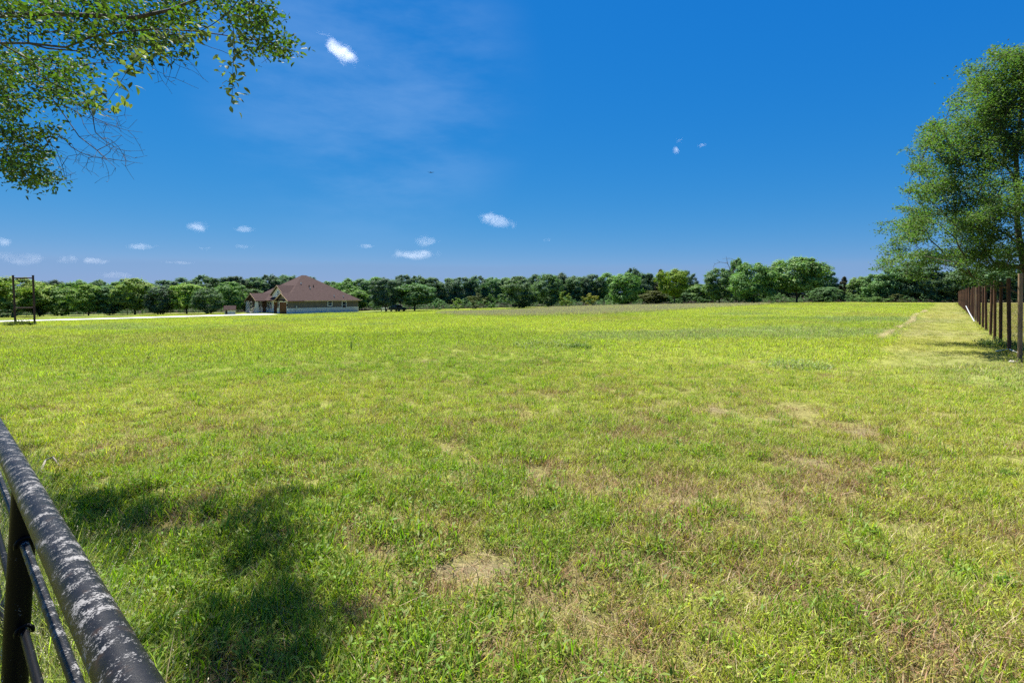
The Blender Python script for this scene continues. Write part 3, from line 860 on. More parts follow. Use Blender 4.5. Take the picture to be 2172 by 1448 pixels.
# px centre, px top, px width, distance, kind, colour, label
TREES = [
    # left of the house, front row
    (28, 588, 125, 104, 'oak', 'light', 'big bright-green tree filling the gap inside the tall pipe frame at the far left'),
    (84, 606, 46, 108, 'low', 'dark', 'narrow dark tree just right of the tall pipe frame'),
    (130, 607, 74, 110, 'low', 'green', 'round mid-green tree second right of the tall pipe frame'),
    (188, 604, 70, 108, 'oak', 'light', 'light-green tree with a rounded top midway along the left wood edge'),
    (232, 606, 60, 110, 'low', 'mid', 'darker low tree squeezed between two light-green crowns at the left wood edge'),
    (286, 590, 86, 112, 'oak', 'light', 'tallest light-green crown in the left wood edge'),
    (340, 606, 66, 110, 'low', 'dark', 'dark low tree directly right of the tallest light-green crown on the left'),
    (396, 600, 72, 112, 'tall', 'light', 'light-green slender tree in front of the dark oaks left of the well house'),
    (441, 610, 56, 110, 'low', 'mid', 'mid-green low tree behind the left end of the gravel lane near the well house'),
    (487, 597, 66, 116, 'oak', 'green', 'deep green tree standing right behind the little well house'),
    # left, skyline behind
    (68, 596, 60, 128, 'tall', 'mid', 'back-row tree peeping up beside the right post of the tall pipe frame'),
    (114, 595, 50, 130, 'spread', 'blue', 'feathery blue-green tree poking above the left skyline right of the pipe frame'),
    (166, 593, 56, 128, 'tall', 'green', 'upright green tree on the skyline above the left wood edge, right of the feathery one'),
    (212, 594, 62, 130, 'oak', 'mid', 'mid-green crown on the left skyline before the tallest light-green one'),
    (250, 598, 50, 128, 'oak', 'green', 'small green crown on the left skyline just left of the tallest light-green one'),
    (345, 594, 74, 135, 'oak', 'dark', 'dark oak crown behind and right of the tallest light-green tree'),
    (386, 588, 66, 138, 'oak', 'dark', 'dark oak crown rising behind the light-green slender tree'),
    (430, 584, 62, 140, 'oak', 'mid', 'highest dark crown in the left skyline'),
    (470, 589, 62, 138, 'oak', 'dark', 'dark crown on the skyline above the well house'),
    (505, 586, 60, 140, 'oak', 'dark', 'dark crown on the skyline above the porch end of the house'),
    (540, 587, 60, 142, 'oak', 'mid', 'round oak rising behind the porch gable of the house'),
    (572, 583, 62, 146, 'oak', 'dark', 'dark oak rising over the left slope of the house roof'),
    (606, 584, 60, 148, 'oak', 'mid', 'oak crown just left of the roof peak of the house'),
    (528, 612, 70, 128, 'low', 'mid', 'low green tree behind the porch wall of the house'),
    # right of the house
    (660, 587, 58, 150, 'oak', 'dark', 'oak crown peeping out right of the roof peak of the house'),
    (700, 596, 66, 146, 'oak', 'mid', 'oak above the right slope of the house roof'),
    (737, 591, 60, 144, 'oak', 'green', 'bright oak crown just above the lower right end of the house roof'),
    (768, 592, 56, 146, 'oak', 'mid', 'oak crown between the house and the dark tree with the parked car'),
    (750, 612, 72, 136, 'low', 'green', 'low leafy tree right behind the far corner of the house'),
    (818, 588, 66, 118, 'tall', 'dark', 'tall dark tree with the parked car under its right side'),
    (879, 603, 100, 120, 'spread', 'mid', 'broad spreading tree with a thick trunk right of the parked car'),
    (800, 588, 58, 148, 'oak', 'green', 'skyline crown behind the left shoulder of the tall dark tree by the car'),
    (856, 582, 56, 150, 'oak', 'dark', 'knobbly dark crown highest above the broad spreading tree'),
    (886, 585, 52, 150, 'oak', 'mid', 'skyline oak directly over the trunk of the broad spreading tree'),
    (916, 589, 56, 150, 'oak', 'dark', 'skyline oak over the right edge of the broad spreading tree'),
    (948, 590, 56, 150, 'oak', 'mid', 'skyline oak above the small light-green sapling bush'),
    (980, 587, 58, 150, 'oak', 'dark', 'skyline oak left of and above the round olive bush'),
    (1012, 585, 58, 150, 'oak', 'dark', 'tall oak right behind the round olive bush'),
    (1045, 589, 54, 150, 'oak', 'mid', 'oak in the gap between the olive bush and the solitary dark tree'),
    (1102, 585, 76, 122, 'low', 'mid', 'solitary round dark tree with a black trunk before the middle of the wood'),
    (1076, 589, 54, 150, 'oak', 'mid', 'oak crown behind the left shoulder of the solitary round tree'),
    (1134, 581, 54, 150, 'oak', 'dark', 'dark oak crown showing over the right shoulder of the solitary round tree'),
    (1164, 580, 66, 128, 'low', 'mid', 'full green tree next on the right of the solitary round tree'),
    (1192, 579, 54, 150, 'oak', 'dark', 'tall oak behind the bright-green sapling'),
    (1222, 586, 60, 146, 'oak', 'mid', 'oak between and behind the sapling and the yellow bush'),
    (1256, 582, 56, 146, 'oak', 'dark', 'dark oak directly behind the yellow bush'),
    (1288, 578, 60, 146, 'oak', 'green', 'oak with a light top right of the yellow bush'),
    (1326, 578, 74, 126, 'low', 'green', 'rounded open tree with visible trunk midway between yellow bush and lime tree'),
    (1342, 569, 46, 144, 'oak', 'dark', 'small high crown rising behind the rounded open tree'),
    (1373, 580, 52, 142, 'oak', 'dark', 'dark crown left of the brownish conifer'),
    (1402, 569, 36, 138, 'cedar', 'rust', 'brownish pointed conifer left of the lime-green tree'),
    (1430, 572, 64, 118, 'spread', 'yellow', 'lime-green umbrella-shaped tree on a thin bare trunk'),
    (1456, 574, 44, 138, 'oak', 'dark', 'dark crown behind the right side of the lime-green tree'),
    (1440, 612, 70, 134, 'low', 'mid', 'low dark growth tree in the shade behind the lime-green trunk'),
    (1390, 616, 60, 132, 'low', 'olive', 'low olive tree at the foot of the brownish conifer'),
    (1490, 602, 60, 132, 'low', 'green', 'low bright tree in the dip of the skyline right of the lime tree'),
    (1526, 568, 66, 122, 'oak', 'mid', 'domed tree right of the skyline dip, under the bare twigs'),
    (1566, 547, 34, 124, 'tall', 'green', 'thin gawky tree sticking up beside the bare twigs'),
    (1596, 556, 82, 112, 'low', 'green', 'massive lumpy tree with foliage to the ground left of the big trunked shade tree'),
    (1690, 548, 112, 112, 'spread', 'green', 'big wide shade tree with a clear dark trunk at the right of the field'),
    (1644, 560, 54, 128, 'oak', 'mid', 'dark crown in the notch left of the big wide shade tree'),
    (1738, 566, 66, 124, 'oak', 'mid', 'dense crown merging into the right side of the big wide shade tree'),
    (1752, 608, 60, 118, 'low', 'mid', 'low leafy tree at the right foot of the big wide shade tree'),
    (1790, 585, 30, 122, 'cedar', 'rust', 'thin dark conifer alone in the low stretch right of the big shade tree'),
    (1821, 586, 50, 118, 'low', 'green', 'small green tree right of the thin dark conifer'),
    (1858, 580, 60, 114, 'low', 'green', 'bright green tree below the lowest tip of the overhanging big tree'),
    (1900, 566, 70, 112, 'oak', 'mid', 'dense tree stepping up toward the dark hump near the post row'),
    (1943, 553, 88, 110, 'oak', 'dark', 'dark humped tree at the far end of the mown strip'),
    (1990, 575, 70, 108, 'low', 'mid', 'dim tree beneath the hanging foliage by the far end of the post row'),
    (2035, 570, 80, 106, 'oak', 'mid', 'tree behind the most distant posts'),
    (2085, 566, 80, 108, 'low', 'dark', 'dark tree behind the middle posts of the row'),
    (2135, 560, 90, 106, 'oak', 'mid', 'tree behind the two nearest posts'),
    (2195, 556, 90, 106, 'low', 'dark', 'dark tree at the right picture edge behind the nearest post'),
    (2260, 560, 100, 106, 'oak', 'mid', 'tree past the right picture edge'),
    (-55, 590, 110, 106, 'oak', 'green', 'green tree past the left picture edge'),
]
for t in TREES: tree(*t)
# free-standing bushes and saplings
BUSH = [
    (967, 630, 26, 132, 'bush', 'light', 'small light-green sapling bush before the wood left of the olive bush', 'bush', None, 'sapling'),
    (1010, 620, 44, 132, 'bush', 'olive', 'round olive-grey bush before the wood', 'bush', None, 'bush'),
    (1041, 621, 22, 132, 'bush', 'green', 'narrow green bush touching the olive bush', 'bush', None, 'bush'),
    (931, 631, 24, 132, 'bush', 'mid', 'low bush at the right foot of the broad spreading tree', 'bush', None, 'bush'),
    (1201, 615, 30, 112, 'bush', 'yellow', 'bright yellow-green sapling standing in the tall grass', 'sapling', None, 'sapling'),
    (1254, 620, 36, 116, 'bush', 'gold', 'golden-yellow bush beside the pale rocks', 'bush', None, 'bush'),
    (1294, 632, 28, 128, 'bush', 'green', 'low green bush right of the golden-yellow bush', 'bush', None, 'bush'),
    (1722, 632, 34, 118, 'bush', 'blue', 'grey-green bush at the foot of the big shade tree', 'bush', None, 'bush'),
    (1900, 622, 40, 108, 'bush', 'olive', 'olive bush at the wood edge left of the post row', 'bush', None, 'bush'),
    (1852, 628, 60, 110, 'bush', 'green', 'low green bush under the bright tree at the far right of the field', 'bush', None, 'bush'),
    (18, 640, 40, 100, 'bush', 'green', 'round bush in front of the pipe fence at the far left', 'bush', None, 'bush'),
]
for t in BUSH: tree(*t)


# a wood behind the front rows that reads as one mass, and the growth at its foot
def mass(name, spots, kind, label, cat, colours):
    vs, fs, cs, off = [], [], [], 0
    for (px, top, wpx, Y, colr) in spots:
        X = at_depth(px, 640, Y)[0]; zg = tz(X, Y); ht = max(.5, at_depth(px, top, Y)[2] - zg); wd = wpx / F * Y
        cm, _ = VAR[kind][R.integers(0, len(VAR[kind]))]
        n = len(cm.vertices); v = np.zeros(n * 3); cm.vertices.foreach_get("co", v); v = v.reshape(-1, 3)
        n4 = n // 4
        sel = R.uniform(0, 1, n4) < (.8 if kind != 'bush' else .35)
        v = v.reshape(-1, 4, 3)[sel].reshape(-1, 3)
        a = R.uniform(0, 6.28)
        c = v * [wd / 8, wd / 8, ht / 9]
        c = np.stack([c[:, 0] * math.cos(a) - c[:, 1] * math.sin(a), c[:, 0] * math.sin(a) + c[:, 1] * math.cos(a), c[:, 2]], 1) + [X, Y, zg]
        vs.append(c)
    V = np.concatenate(vs)
    o = obj(name, mesh_np(name, V, np.arange(len(V)).reshape(-1, 4), [M['leaf_far']]))
    o.color = (*LEAF[colours], 1)
    return tag(o, label, cat, kind='stuff')


sp = []
for px in range(-120, 2330, 34):
    t0 = np.interp(px, [-120, 100, 430, 640, 760, 1100, 1300, 1420, 1480, 1540, 1700, 1790, 1850, 1940, 2300], [604, 604, 594, 596, 598, 594, 590, 586, 606, 585, 575, 600, 592, 575, 575])
    sp.append((px + R.uniform(-8, 8), t0 + R.uniform(0, 9), 62, np.interp(px, [0, 640, 1300, 1600, 2200], [150, 172, 168, 146, 122]) + R.uniform(-4, 8), 'mid'))
mass('woodland', sp, 'low', 'dense dark green wood filling the gaps behind the front trees', 'wood', 'dark')
sp = []
for px in range(-120, 2330, 8):
    if 515 < px < 770: continue
    Yb = np.interp(px, [0, 480, 760, 1100, 1180, 1300, 1480, 1620, 1800, 1950, 2200], [116, 124, 138, 140, 138, 132, 130, 118, 116, 108, 104]) + R.uniform(-3, 5)
    X = at_depth(px, 640, Yb)[0]; yb = 623 - F * (tz(X, Yb) - HC) / Yb
    sp.append((px, yb - R.uniform(8, 24), R.uniform(18, 36), Yb, 'mid'))
mass('undergrowth', sp, 'bush', 'shrubby undergrowth along the foot of the wood', 'undergrowth', 'mid')

# bare dead twigs standing over the domed tree
w = Wood()
Yd = 121.
b0 = at_depth(1562, 640, Yd); b0[2] = tz(b0[0], b0[1])
w.chain([b0, at_depth(1560, 615, Yd), at_depth(1552, 590, Yd)], rmin=.12)
for (a, b_) in ((1540, 543), (1527, 556), (1549, 548), (1516, 560), (1560, 552), (1532, 549), (1545, 556)):
    w.grow([at_depth(a, b_, Yd + R.uniform(-1, 1))], bf=.1, step=1.0, jit=.1)
for _ in range(26):
    q = at_depth(R.uniform(1514, 1566), R.uniform(550, 578), Yd + R.uniform(-1.5, 1.5)); w.grow([q], bf=.1, step=.8, jit=.15)
dead = obj('dead_tree', w.mesh('dead_tree', M['twig_grey'], r_tip=.02, power=.45, rmax=.18, n=5))
tag(dead, 'leafless dead tree with thin upright twigs behind the domed tree', 'tree')


# ------------------------------------------------------------------ big tree leaning in at the right edge
def big_tree():
    Y0 = 15.4; X0 = (2192 - 1086) / F * Y0; zg = tz(X0, Y0)
    e = thing('elm_tree', 'large small-leaved tree beside the post row reaching in from the right edge', 'tree', (X0, Y0, zg))
    w = Wood()
    k = w.chain([(0, 0, -.3), (.02, 0, .6), (-.05, .05, 1.5), (-.18, .05, 2.4), (-.32, .1, 3.2), (-.4, .1, 4.0), (-.45, .05, 5.0), (-.45, .1, 6.2), (-.35, 0, 7.6)], rmin=.03)
    hs_ = np.array([1.9, 2.3, 2.8, 3.3, 4.2, 4.9, 5.8, 6.6, 7.4, 8.4, 9.0, 9.45]); rs = .86 * np.array([1.0, 2.9, 4.1, 4.75, 4.95, 4.35, 3.8, 3.3, 2.7, 2.0, 1.3, .3])
    lob = [R.uniform(.58, 1.05, 22) for _ in range(12)]
    T = []
    while len(T) < 1380:
        h = R.uniform(2.7, 9.4); az = R.uniform(0, 6.283)
        lv = lob[int((h - 1.9) / 7.7 * 11.99)]
        lb = np.interp(az, np.linspace(0, 6.283, 23), np.append(lv, lv[0]))
        r = np.interp(h, hs_, rs) * lb * R.uniform(.15, 1) ** .5
        c_ = np.array([math.cos(az) * r - .3, math.sin(az) * r, (h - .10 * r) * .965])
        for _ in range(int(R.uniform(4, 10))):          # a bough end carries a clump of sprays
            T.append(tuple(c_ + R.normal(0, 1, 3) * np.array([.30, .30, .15])))
    # arms that make the outline on the field side
    for (px, py) in ((1878, 488), (1890, 470), (1884, 505), (1905, 535), (1915, 545), (1925, 350), (1938, 362), (1912, 356), (1951, 262), (1962, 275), (1990, 330), (1975, 300), (1940, 300), (1930, 420), (1922, 398),
                     (2036, 150), (2050, 165), (2042, 180), (2000, 225), (2062, 215), (2076, 120), (2100, 115), (2120, 108), (2040, 210), (1992, 560), (2004, 590), (2030, 590), (1960, 540), (1900, 460)):
        for _ in range(4):
            q = at_depth(px + R.normal(0, 8) + (50 if py > 440 else 30), py + R.normal(0, 7), Y0 + R.normal(0, 1.0)); T.append(tuple(q - np.array([X0, Y0, zg])))
    T = np.array(T)
    o = np.argsort(np.hypot(T[:, 0], T[:, 1]) + np.abs(T[:, 2] - 4) * .3)
    T = T[o]
    w.grow(T, bf=.38, step=.28, jit=.10)
    obj('trunk', w.mesh('elm_trunk', M['bark'], r_tip=.006, power=.44, rmax=.24, n=6), e)
    per = 128
    n = len(T) * per
    outd = unit(T - np.array([-.3, 0, 3.2])) + R.normal(0, .35, T.shape); outd = unit(outd)
    ti = np.repeat(np.arange(len(T)), per)
    al = R.uniform(-.75, .25, n)
    off = R.normal(0, 1, (n, 3)) * np.array([.13, .13, .06]) * (1.15 - np.clip(al, -.7, .25))[:, None]
    pos = T[ti] + outd[ti] * al[:, None] * .5 + off * .8
    nrm = unit(R.normal(0, .55, (n, 3)) + np.array([0, 0, .9]))
    td = unit(outd[ti] * .6 + R.normal(0, .7, (n, 3)))
    td = unit(td - nrm * (td * nrm).sum(1)[:, None])
    V, Q = leaf_quads(pos, td, nrm, R.uniform(.05, .095, n), R.uniform(.028, .05, n))
    c = obj('crown', mesh_np('elm_crown', V, Q, [M['leaf_big']]), e)
    c.color = (.092, .152, .050, 1)


big_tree()


# ------------------------------------------------------------------ tree hanging over the field from the left
def over_tree():
    X0, Y0 = -10.2, 7.6; zg = tz(X0, Y0)
    B = np.array([X0, Y0, zg])
    e = thing('shade_tree', 'leafy tree whose boughs hang into the upper left corner', 'tree', tuple(B))
    L = lambda px, py, Y: at_depth(px, py, Y) - B
    w = Wood()
    k0 = w.chain([(0, 0, -.3), (.05, 0, .8), (.1, -.1, 2.0), (.1, -.1, 3.0)], rmin=.2)
    k1 = w.chain([(.3, -.2, 3.9), (.5, -.3, 4.9), (.6, -.3, 6.2), (.6, -.2, 7.4)], k0, rmin=.06)
    n_hi = k0 + 2
    def limb(start, pts, rm):
        k_ = w.chain([L(*q) for q in pts], start, rmin=rm)
        for i_ in range(len(pts)): w.rmin[k_ - i_] = rm * (.12 + .88 * min(1, i_ / (len(pts) - 1)) ** .8)
        return k_
    a = limb(n_hi, [(-170, 70, 7.2), (0, 33, 6.4), (97, 29, 6.0), (206, 34, 5.8), (285, 38, 5.7), (360, 22, 5.6), (430, -6, 5.6), (500, -40, 5.6), (560, -80, 5.7)], .036)
    b = limb(k0 + 1, [(-150, 110, 7.2), (0, 92, 6.5), (60, 92, 6.1), (140, 101, 5.9), (195, 78, 5.8), (262, 68, 5.7), (330, 62, 5.6), (410, 66, 5.6), (470, 74, 5.6), (532, 84, 5.7), (578, 87, 5.7)], .016)
    b2 = limb(len(w.p) - 9, [(100, 103, 6.0), (160, 108, 5.9), (200, 125, 5.9), (250, 135, 5.9)], .010)
    c = limb(k0 + 1, [(-140, 60, 7.8), (0, 134, 7.6), (48, 164, 7.5), (97, 193, 7.4), (118, 218, 7.3), (139, 248, 7.3), (168, 290, 7.2), (206, 319, 7.1), (245, 356, 7.0)], .009)
    kc = c
    c1 = limb(kc - 4, [(150, 230, 7.3), (174, 245, 7.2), (226, 264, 7.1), (271, 277, 7.0), (303, 281, 6.9)], .005)
    c2 = limb(kc - 1, [(226, 309, 7.0), (245, 300, 7.0), (258, 287, 6.9)], .004)
    c3 = limb(kc - 1, [(225, 336, 7.0), (267, 342, 6.9), (303, 347, 6.8)], .004)
    d = limb(k0, [(-120, 120, 8.0), (0, 180, 7.9), (26, 226, 7.8), (58, 274, 7.7), (97, 296, 7.6), (119, 316, 7.5), (132, 351, 7.4), (140, 384, 7.4)], .006)
    d2 = limb(d - 3, [(115, 330, 7.5), (130, 360, 7.5), (118, 385, 7.5), (107, 405, 7.5)], .003)
    ee = limb(k1 - 1, [(330, -330, 5.4), (450, -160, 4.9), (506, 0, 4.6), (483, 29, 4.5), (451, 52, 4.4), (409, 76, 4.3), (354, 73, 4.2), (322, 100, 4.1), (274, 145, 4.0), (248, 187, 3.95), (226, 219, 3.9), (206, 236, 3.9)], .005)
    e2 = limb(ee - 8, [(495, 60, 4.5), (498, 100, 4.45), (494, 145, 4.4), (493, 193, 4.4), (490, 220, 4.4)], .003)
    h1 = limb(k1 - 1, [(-60, -60, 7.0), (120, -60, 6.6), (300, -50, 6.3), (420, -40, 6.0), (540, 10, 5.9), (600, 40, 5.8)], .012)
    h2 = limb(k1, [(-100, -330, 7.0), (150, -330, 6.2), (380, -300, 5.6), (560, -230, 5.2)], .012)
    # leafy sprays
    T, big = [], []
    def spray(px, py, rp, Y, dy, n):
        for _ in range(n):
            T.append(L(px + R.normal(0, rp * .55), py + R.normal(0, rp * .45), Y + R.normal(0, dy)))
    for (px, py, rp, n) in ((20, 15, 35, 8), (70, 8, 35, 8), (130, 12, 35, 8), (190, 10, 35, 8), (250, 12, 35, 8), (310, 10, 35, 7), (370, 10, 35, 7), (430, 12, 35, 7), (490, 12, 30, 6),
                            (535, 14, 24, 5), (562, 20, 16, 3), (590, 40, 10, 2), (30, 58, 30, 6), (70, 60, 30, 6), (115, 60, 26, 3), (150, 58, 24, 4), (205, 55, 26, 6), (260, 55, 28, 6), (310, 50, 28, 6), (360, 48, 28, 5), (410, 45, 26, 5), (520, 48, 26, 6),
                            (550, 52, 22, 5), (535, 80, 22, 4), (565, 92, 20, 4), (590, 110, 13, 3), (603, 104, 9, 2), (588, 76, 15, 2), (545, 105, 14, 1), (170, 85, 22, 3), (235, 92, 24, 5), (280, 92, 26, 6), (330, 90, 24, 5), (385, 92, 22, 4), (300, 120, 18, 3), (350, 118, 18, 2), (200, 100, 16, 2)):
        spray(px, py, rp, 6.2, .45, int(n * 1.05 + .5))
    for (px, py, rp, n) in ((15, 118, 22, 7), (12, 150, 16, 6), (10, 185, 16, 6), (12, 225, 16, 5), (50, 125, 26, 8), (100, 135, 26, 8), (150, 140, 24, 6), (185, 150, 18, 5), (30, 160, 26, 7), (80, 165, 26, 8), (130, 172, 26, 8), (170, 190, 20, 6), (190, 213, 15, 5), (130, 205, 22, 6), (90, 200, 22, 5), (170, 225, 12, 2),
                            (20, 200, 22, 6), (50, 222, 20, 4), (110, 235, 16, 2), (20, 245, 18, 5), (15, 285, 18, 7), (50, 290, 20, 7), (85, 285, 18, 5), (25, 320, 20, 7), (60, 330, 20, 8), (95, 325, 16, 5), (20, 360, 16, 5), (55, 365, 18, 8), (85, 372, 16, 7), (110, 375, 10, 4), (30, 385, 10, 2), (75, 385, 10, 3), (122, 285, 10, 2), (8, 340, 10, 3)):
        spray(px, py, rp, 7.6, .5, n)
    # boughs above the picture whose shade falls at the fence
    sd_ = np.array([math.sin(SUN_AZ), math.cos(SUN_AZ)]) / math.tan(SUN_EL)
    for (gx_, gy_, gr_, n_) in ((200, 1085, 34, 9), (265, 1095, 34, 10), (330, 1085, 26, 6), (455, 1085, 20, 5), (555, 1170, 22, 6), (600, 1205, 20, 5), (610, 1265, 40, 16), (560, 1320, 34, 12), (655, 1310, 30, 10), (725, 1315, 22, 6), (510, 1380, 30, 9), (600, 1395, 36, 12), (440, 1425, 34, 9), (660, 1420, 30, 7), (560, 1470, 50, 12), (400, 1300, 24, 3), (130, 1190, 30, 3)):
        for _ in range(int(n_ * .62 + .5)):
            g_ = at_ground(gx_ + R.normal(0, gr_ * .6), gy_ + R.normal(0, gr_ * .45)); h_ = R.uniform(5.8, 7.4)
            q = np.array([g_[0] + sd_[0] * h_, g_[1] + sd_[1] * h_, g_[2] + h_])
            if project(q[:1], q[1:2], q[2:])[1][0] < -30: T.append(q - B)
    T = np.array(T)
    o = np.argsort(np.linalg.norm(T - np.array([.4, -.2, 5]), axis=1)); T = T[o]
    w.grow(T, bf=.15, step=.16, jit=.12)
    # bare twiglets on the lower boughs
    for (px, py, rp, n, Y) in ((230, 300, 50, 46, 7.1), (200, 345, 45, 32, 7.1), (265, 330, 35, 24, 7.0), (250, 270, 45, 30, 7.0), (380, 150, 40, 26, 6.0), (170, 330, 35, 20, 7.4), (130, 375, 25, 14, 7.4), (548, 120, 30, 12, 6.1), (300, 140, 40, 10, 6.5)):
        for _ in range(n):
            q = L(px + R.normal(0, rp * .75), py + R.normal(0, rp * .6), Y + R.normal(0, .25)); w.grow([q], bf=.22, step=.09, jit=.10)
    obj('trunk', w.mesh('shade_trunk', M['bark_dark'], r_tip=.0017, power=.42, rmax=.24, n=6), e)
    per = 30
    n = len(T) * per; ti = np.repeat(np.arange(len(T)), per)
    pos = T[ti] + R.normal(0, 1, (n, 3)) * np.array([.09, .09, .07])
    nrm = unit(R.normal(0, .6, (n, 3)) + np.array([0, 0, .8])); td = unit(np.cross(nrm, rand_dirs(n)) + np.array([0, 0, -.25]))
    td = unit(td - nrm * (td * nrm).sum(1)[:, None])
    V, T3, Q4 = leaf_fine(pos, td, nrm, R.uniform(.04, .09, n), R.uniform(.024, .044, n))
    c = obj('crown', mesh_np('shade_crown', V, [T3, Q4], [M['leaf_near']]), e)
    c.color = (.055, .096, .019, 1)
    # the nearer bough with larger, paler leaves
    P = []
    for (a_, b_) in ((ee - 7, ee), (e2 - 4, e2)):
        A = np.array([w.p[i] for i in range(a_, b_ + 1)])
        for i in range(len(A) - 1):
            m_ = int(np.linalg.norm(A[i + 1] - A[i]) / .0075)
            for f in np.linspace(0, 1, max(m_, 2), endpoint=False):
                P.append(A[i] + (A[i + 1] - A[i]) * f + R.normal(0, .055, 3))
    P = np.array(P); n = len(P)
    nrm = unit(R.normal(0, .5, (n, 3)) + np.array([0, 0, .7])); td = unit(R.normal(0, .6, (n, 3)) + np.array([.1, 0, -.55]))
    td = unit(td - nrm * (td * nrm).sum(1)[:, None])
    V, T3, Q4 = leaf_fine(P, td, nrm, R.uniform(.05, .095, n), R.uniform(.024, .042, n))
    c = obj('foliage', mesh_np('near_leaf_spray', V, [T3, Q4], [M['leaf_near']]), e)
    c.color = (.125, .150, .062, 1); c['label'] = 'nearer bough of larger pale olive leaves'


over_tree()
# ------------------------------------------------------------------ house
M['roof'] = mat_noise('roof_shingle', (.046, .029, .026), (.074, .048, .043), scale=2.2, rough=.95, bump=.3, spec=.1, vec_scale=(1, 1, 4), detail=8)
M['siding'] = mat_noise('siding', (.135, .115, .095), (.165, .140, .118), scale=.8, rough=.9, bump=.0, spec=.1)
M['gable_white'] = mat_noise('painted_board', (.66, .64, .58), (.74, .72, .66), scale=1.2, rough=.8, bump=.0)
M['trim_tan'] = mat_noise('trim_tan', (.42, .28, .15), (.52, .36, .20), scale=2, rough=.7, bump=.0)
M['white'] = mat_noise('white_paint', (.70, .70, .68), (.80, .80, .78), scale=3, rough=.6, bump=.0)
M['door_wood'] = mat_noise('stained_wood', (.085, .028, .012), (.15, .055, .024), scale=3, rough=.5, bump=.2, vec_scale=(6, 6, .4))
M['dark_wood'] = mat_noise('dark_wood', (.06, .030, .018), (.10, .05, .03), scale=3, rough=.7, bump=.2, vec_scale=(5, 5, .6))
M['grey_box'] = mat_noise('grey_metal', (.30, .30, .29), (.40, .40, .39), scale=3, rough=.5, bump=.0)
M['black_metal'] = mat_noise('black_metal', (.015, .014, .013), (.035, .033, .03), scale=5, rough=.45, bump=.0)
m, nt, nd, lk = new_mat('limestone')
tc_ = N(nt, 'ShaderNodeTexCoord'); mp_ = N(nt, 'ShaderNodeMapping'); lk.new(tc_.outputs['Object'], mp_.inputs[0]); mp_.inputs['Rotation'].default_value = (math.pi / 2, 0, 0)
br = N(nt, 'ShaderNodeTexBrick', inp={'Scale': 1.6, 'Mortar Size': .02, 'Color1': (.62, .60, .55, 1), 'Color2': (.74, .72, .68, 1), 'Mortar': (.42, .40, .37, 1)})
lk.new(mp_.outputs[0], br.inputs['Vector'])
b = N(nt, 'ShaderNodeBsdfPrincipled', inp={'Roughness': .9, 'Specular IOR Level': .2}); lk.new(br.outputs[0], b.inputs['Base Color'])
lk.new(b.outputs[0], N(nt, 'ShaderNodeOutputMaterial').inputs[0]); M['stone'] = m
m, nt, nd, lk = new_mat('window_glass')
b = N(nt, 'ShaderNodeBsdfPrincipled', inp={'Base Color': (.02, .028, .035, 1), 'Roughness': .06, 'Specular IOR Level': .6}); lk.new(b.outputs[0], N(nt, 'ShaderNodeOutputMaterial').inputs[0]); M['glass'] = m

hz = -2.72
house = thing('house', 'single-storey house with a steep brown hip roof and white stone base in the middle distance', 'house', (HOUSE0[0], HOUSE0[1], hz), math.atan2(HU[1], HU[0]))
mb = MB(); mb.box(1.2, 18.8, 0, 17.6, 1.25, 2.97); mb.box(0, 1.197, 0, 4.4, 1.25, 2.97); mb.box(-.2, 1.197, 14.3, 17.6, 1.25, 2.9)
mb.add([(-.004, -.3, 2.9), (-.004, 4.5, 2.9), (-.004, 2.1, 4.42), (.15, -.3, 2.9), (.15, 4.5, 2.9), (.15, 2.1, 4.42)], [(0, 2, 1), (3, 4, 5), (0, 1, 4, 3), (1, 2, 5, 4), (2, 0, 3, 5)])
mb.build('wall', M['siding'], house)
mb = MB(); mb.box(1.16, 18.84, -.04, 17.64, -.3, 1.25); mb.box(-.04, 1.157, -.04, 4.44, -.3, 1.25); mb.box(-.24, 1.157, 14.26, 17.64, -.3, 1.25)
mb.build('stone_base', M['stone'], house)
# tall white gable bay behind the front garage
mb = MB()
y0, y1, yc = 3.0, 8.2, 5.6
prof = [(y0, -.3), (y1, -.3), (y1, 4.2), (yc, 6.2), (y0, 4.2)]
mb.add([(.95, a_, b_) for a_, b_ in prof] + [(4.5, a_, b_) for a_, b_ in prof], [(4, 3, 2, 1, 0), (5, 6, 7, 8, 9), (0, 1, 6, 5), (1, 2, 7, 6), (2, 3, 8, 7), (3, 4, 9, 8), (4, 0, 5, 9)])
gw = mb.build('gable_wall', M['gable_white'], house)
# roofs
mb = MB()
E1, E2, E3, E4 = (-.5, -.5, 2.9), (19.3, -.5, 2.9), (19.3, 18.1, 2.9), (.25, 17.6, 3.0)
R1, R2 = (9.0, 9.1, 9.05), (10.2, 9.1, 9.05)
mb.add([E1, E2, E3, E4, R1, R2], [(0, 1, 5, 4), (1, 2, 5), (2, 3, 4, 5), (3, 0, 4), (0, 3, 2, 1)])
roof = mb.build('roof', M['roof'], house)


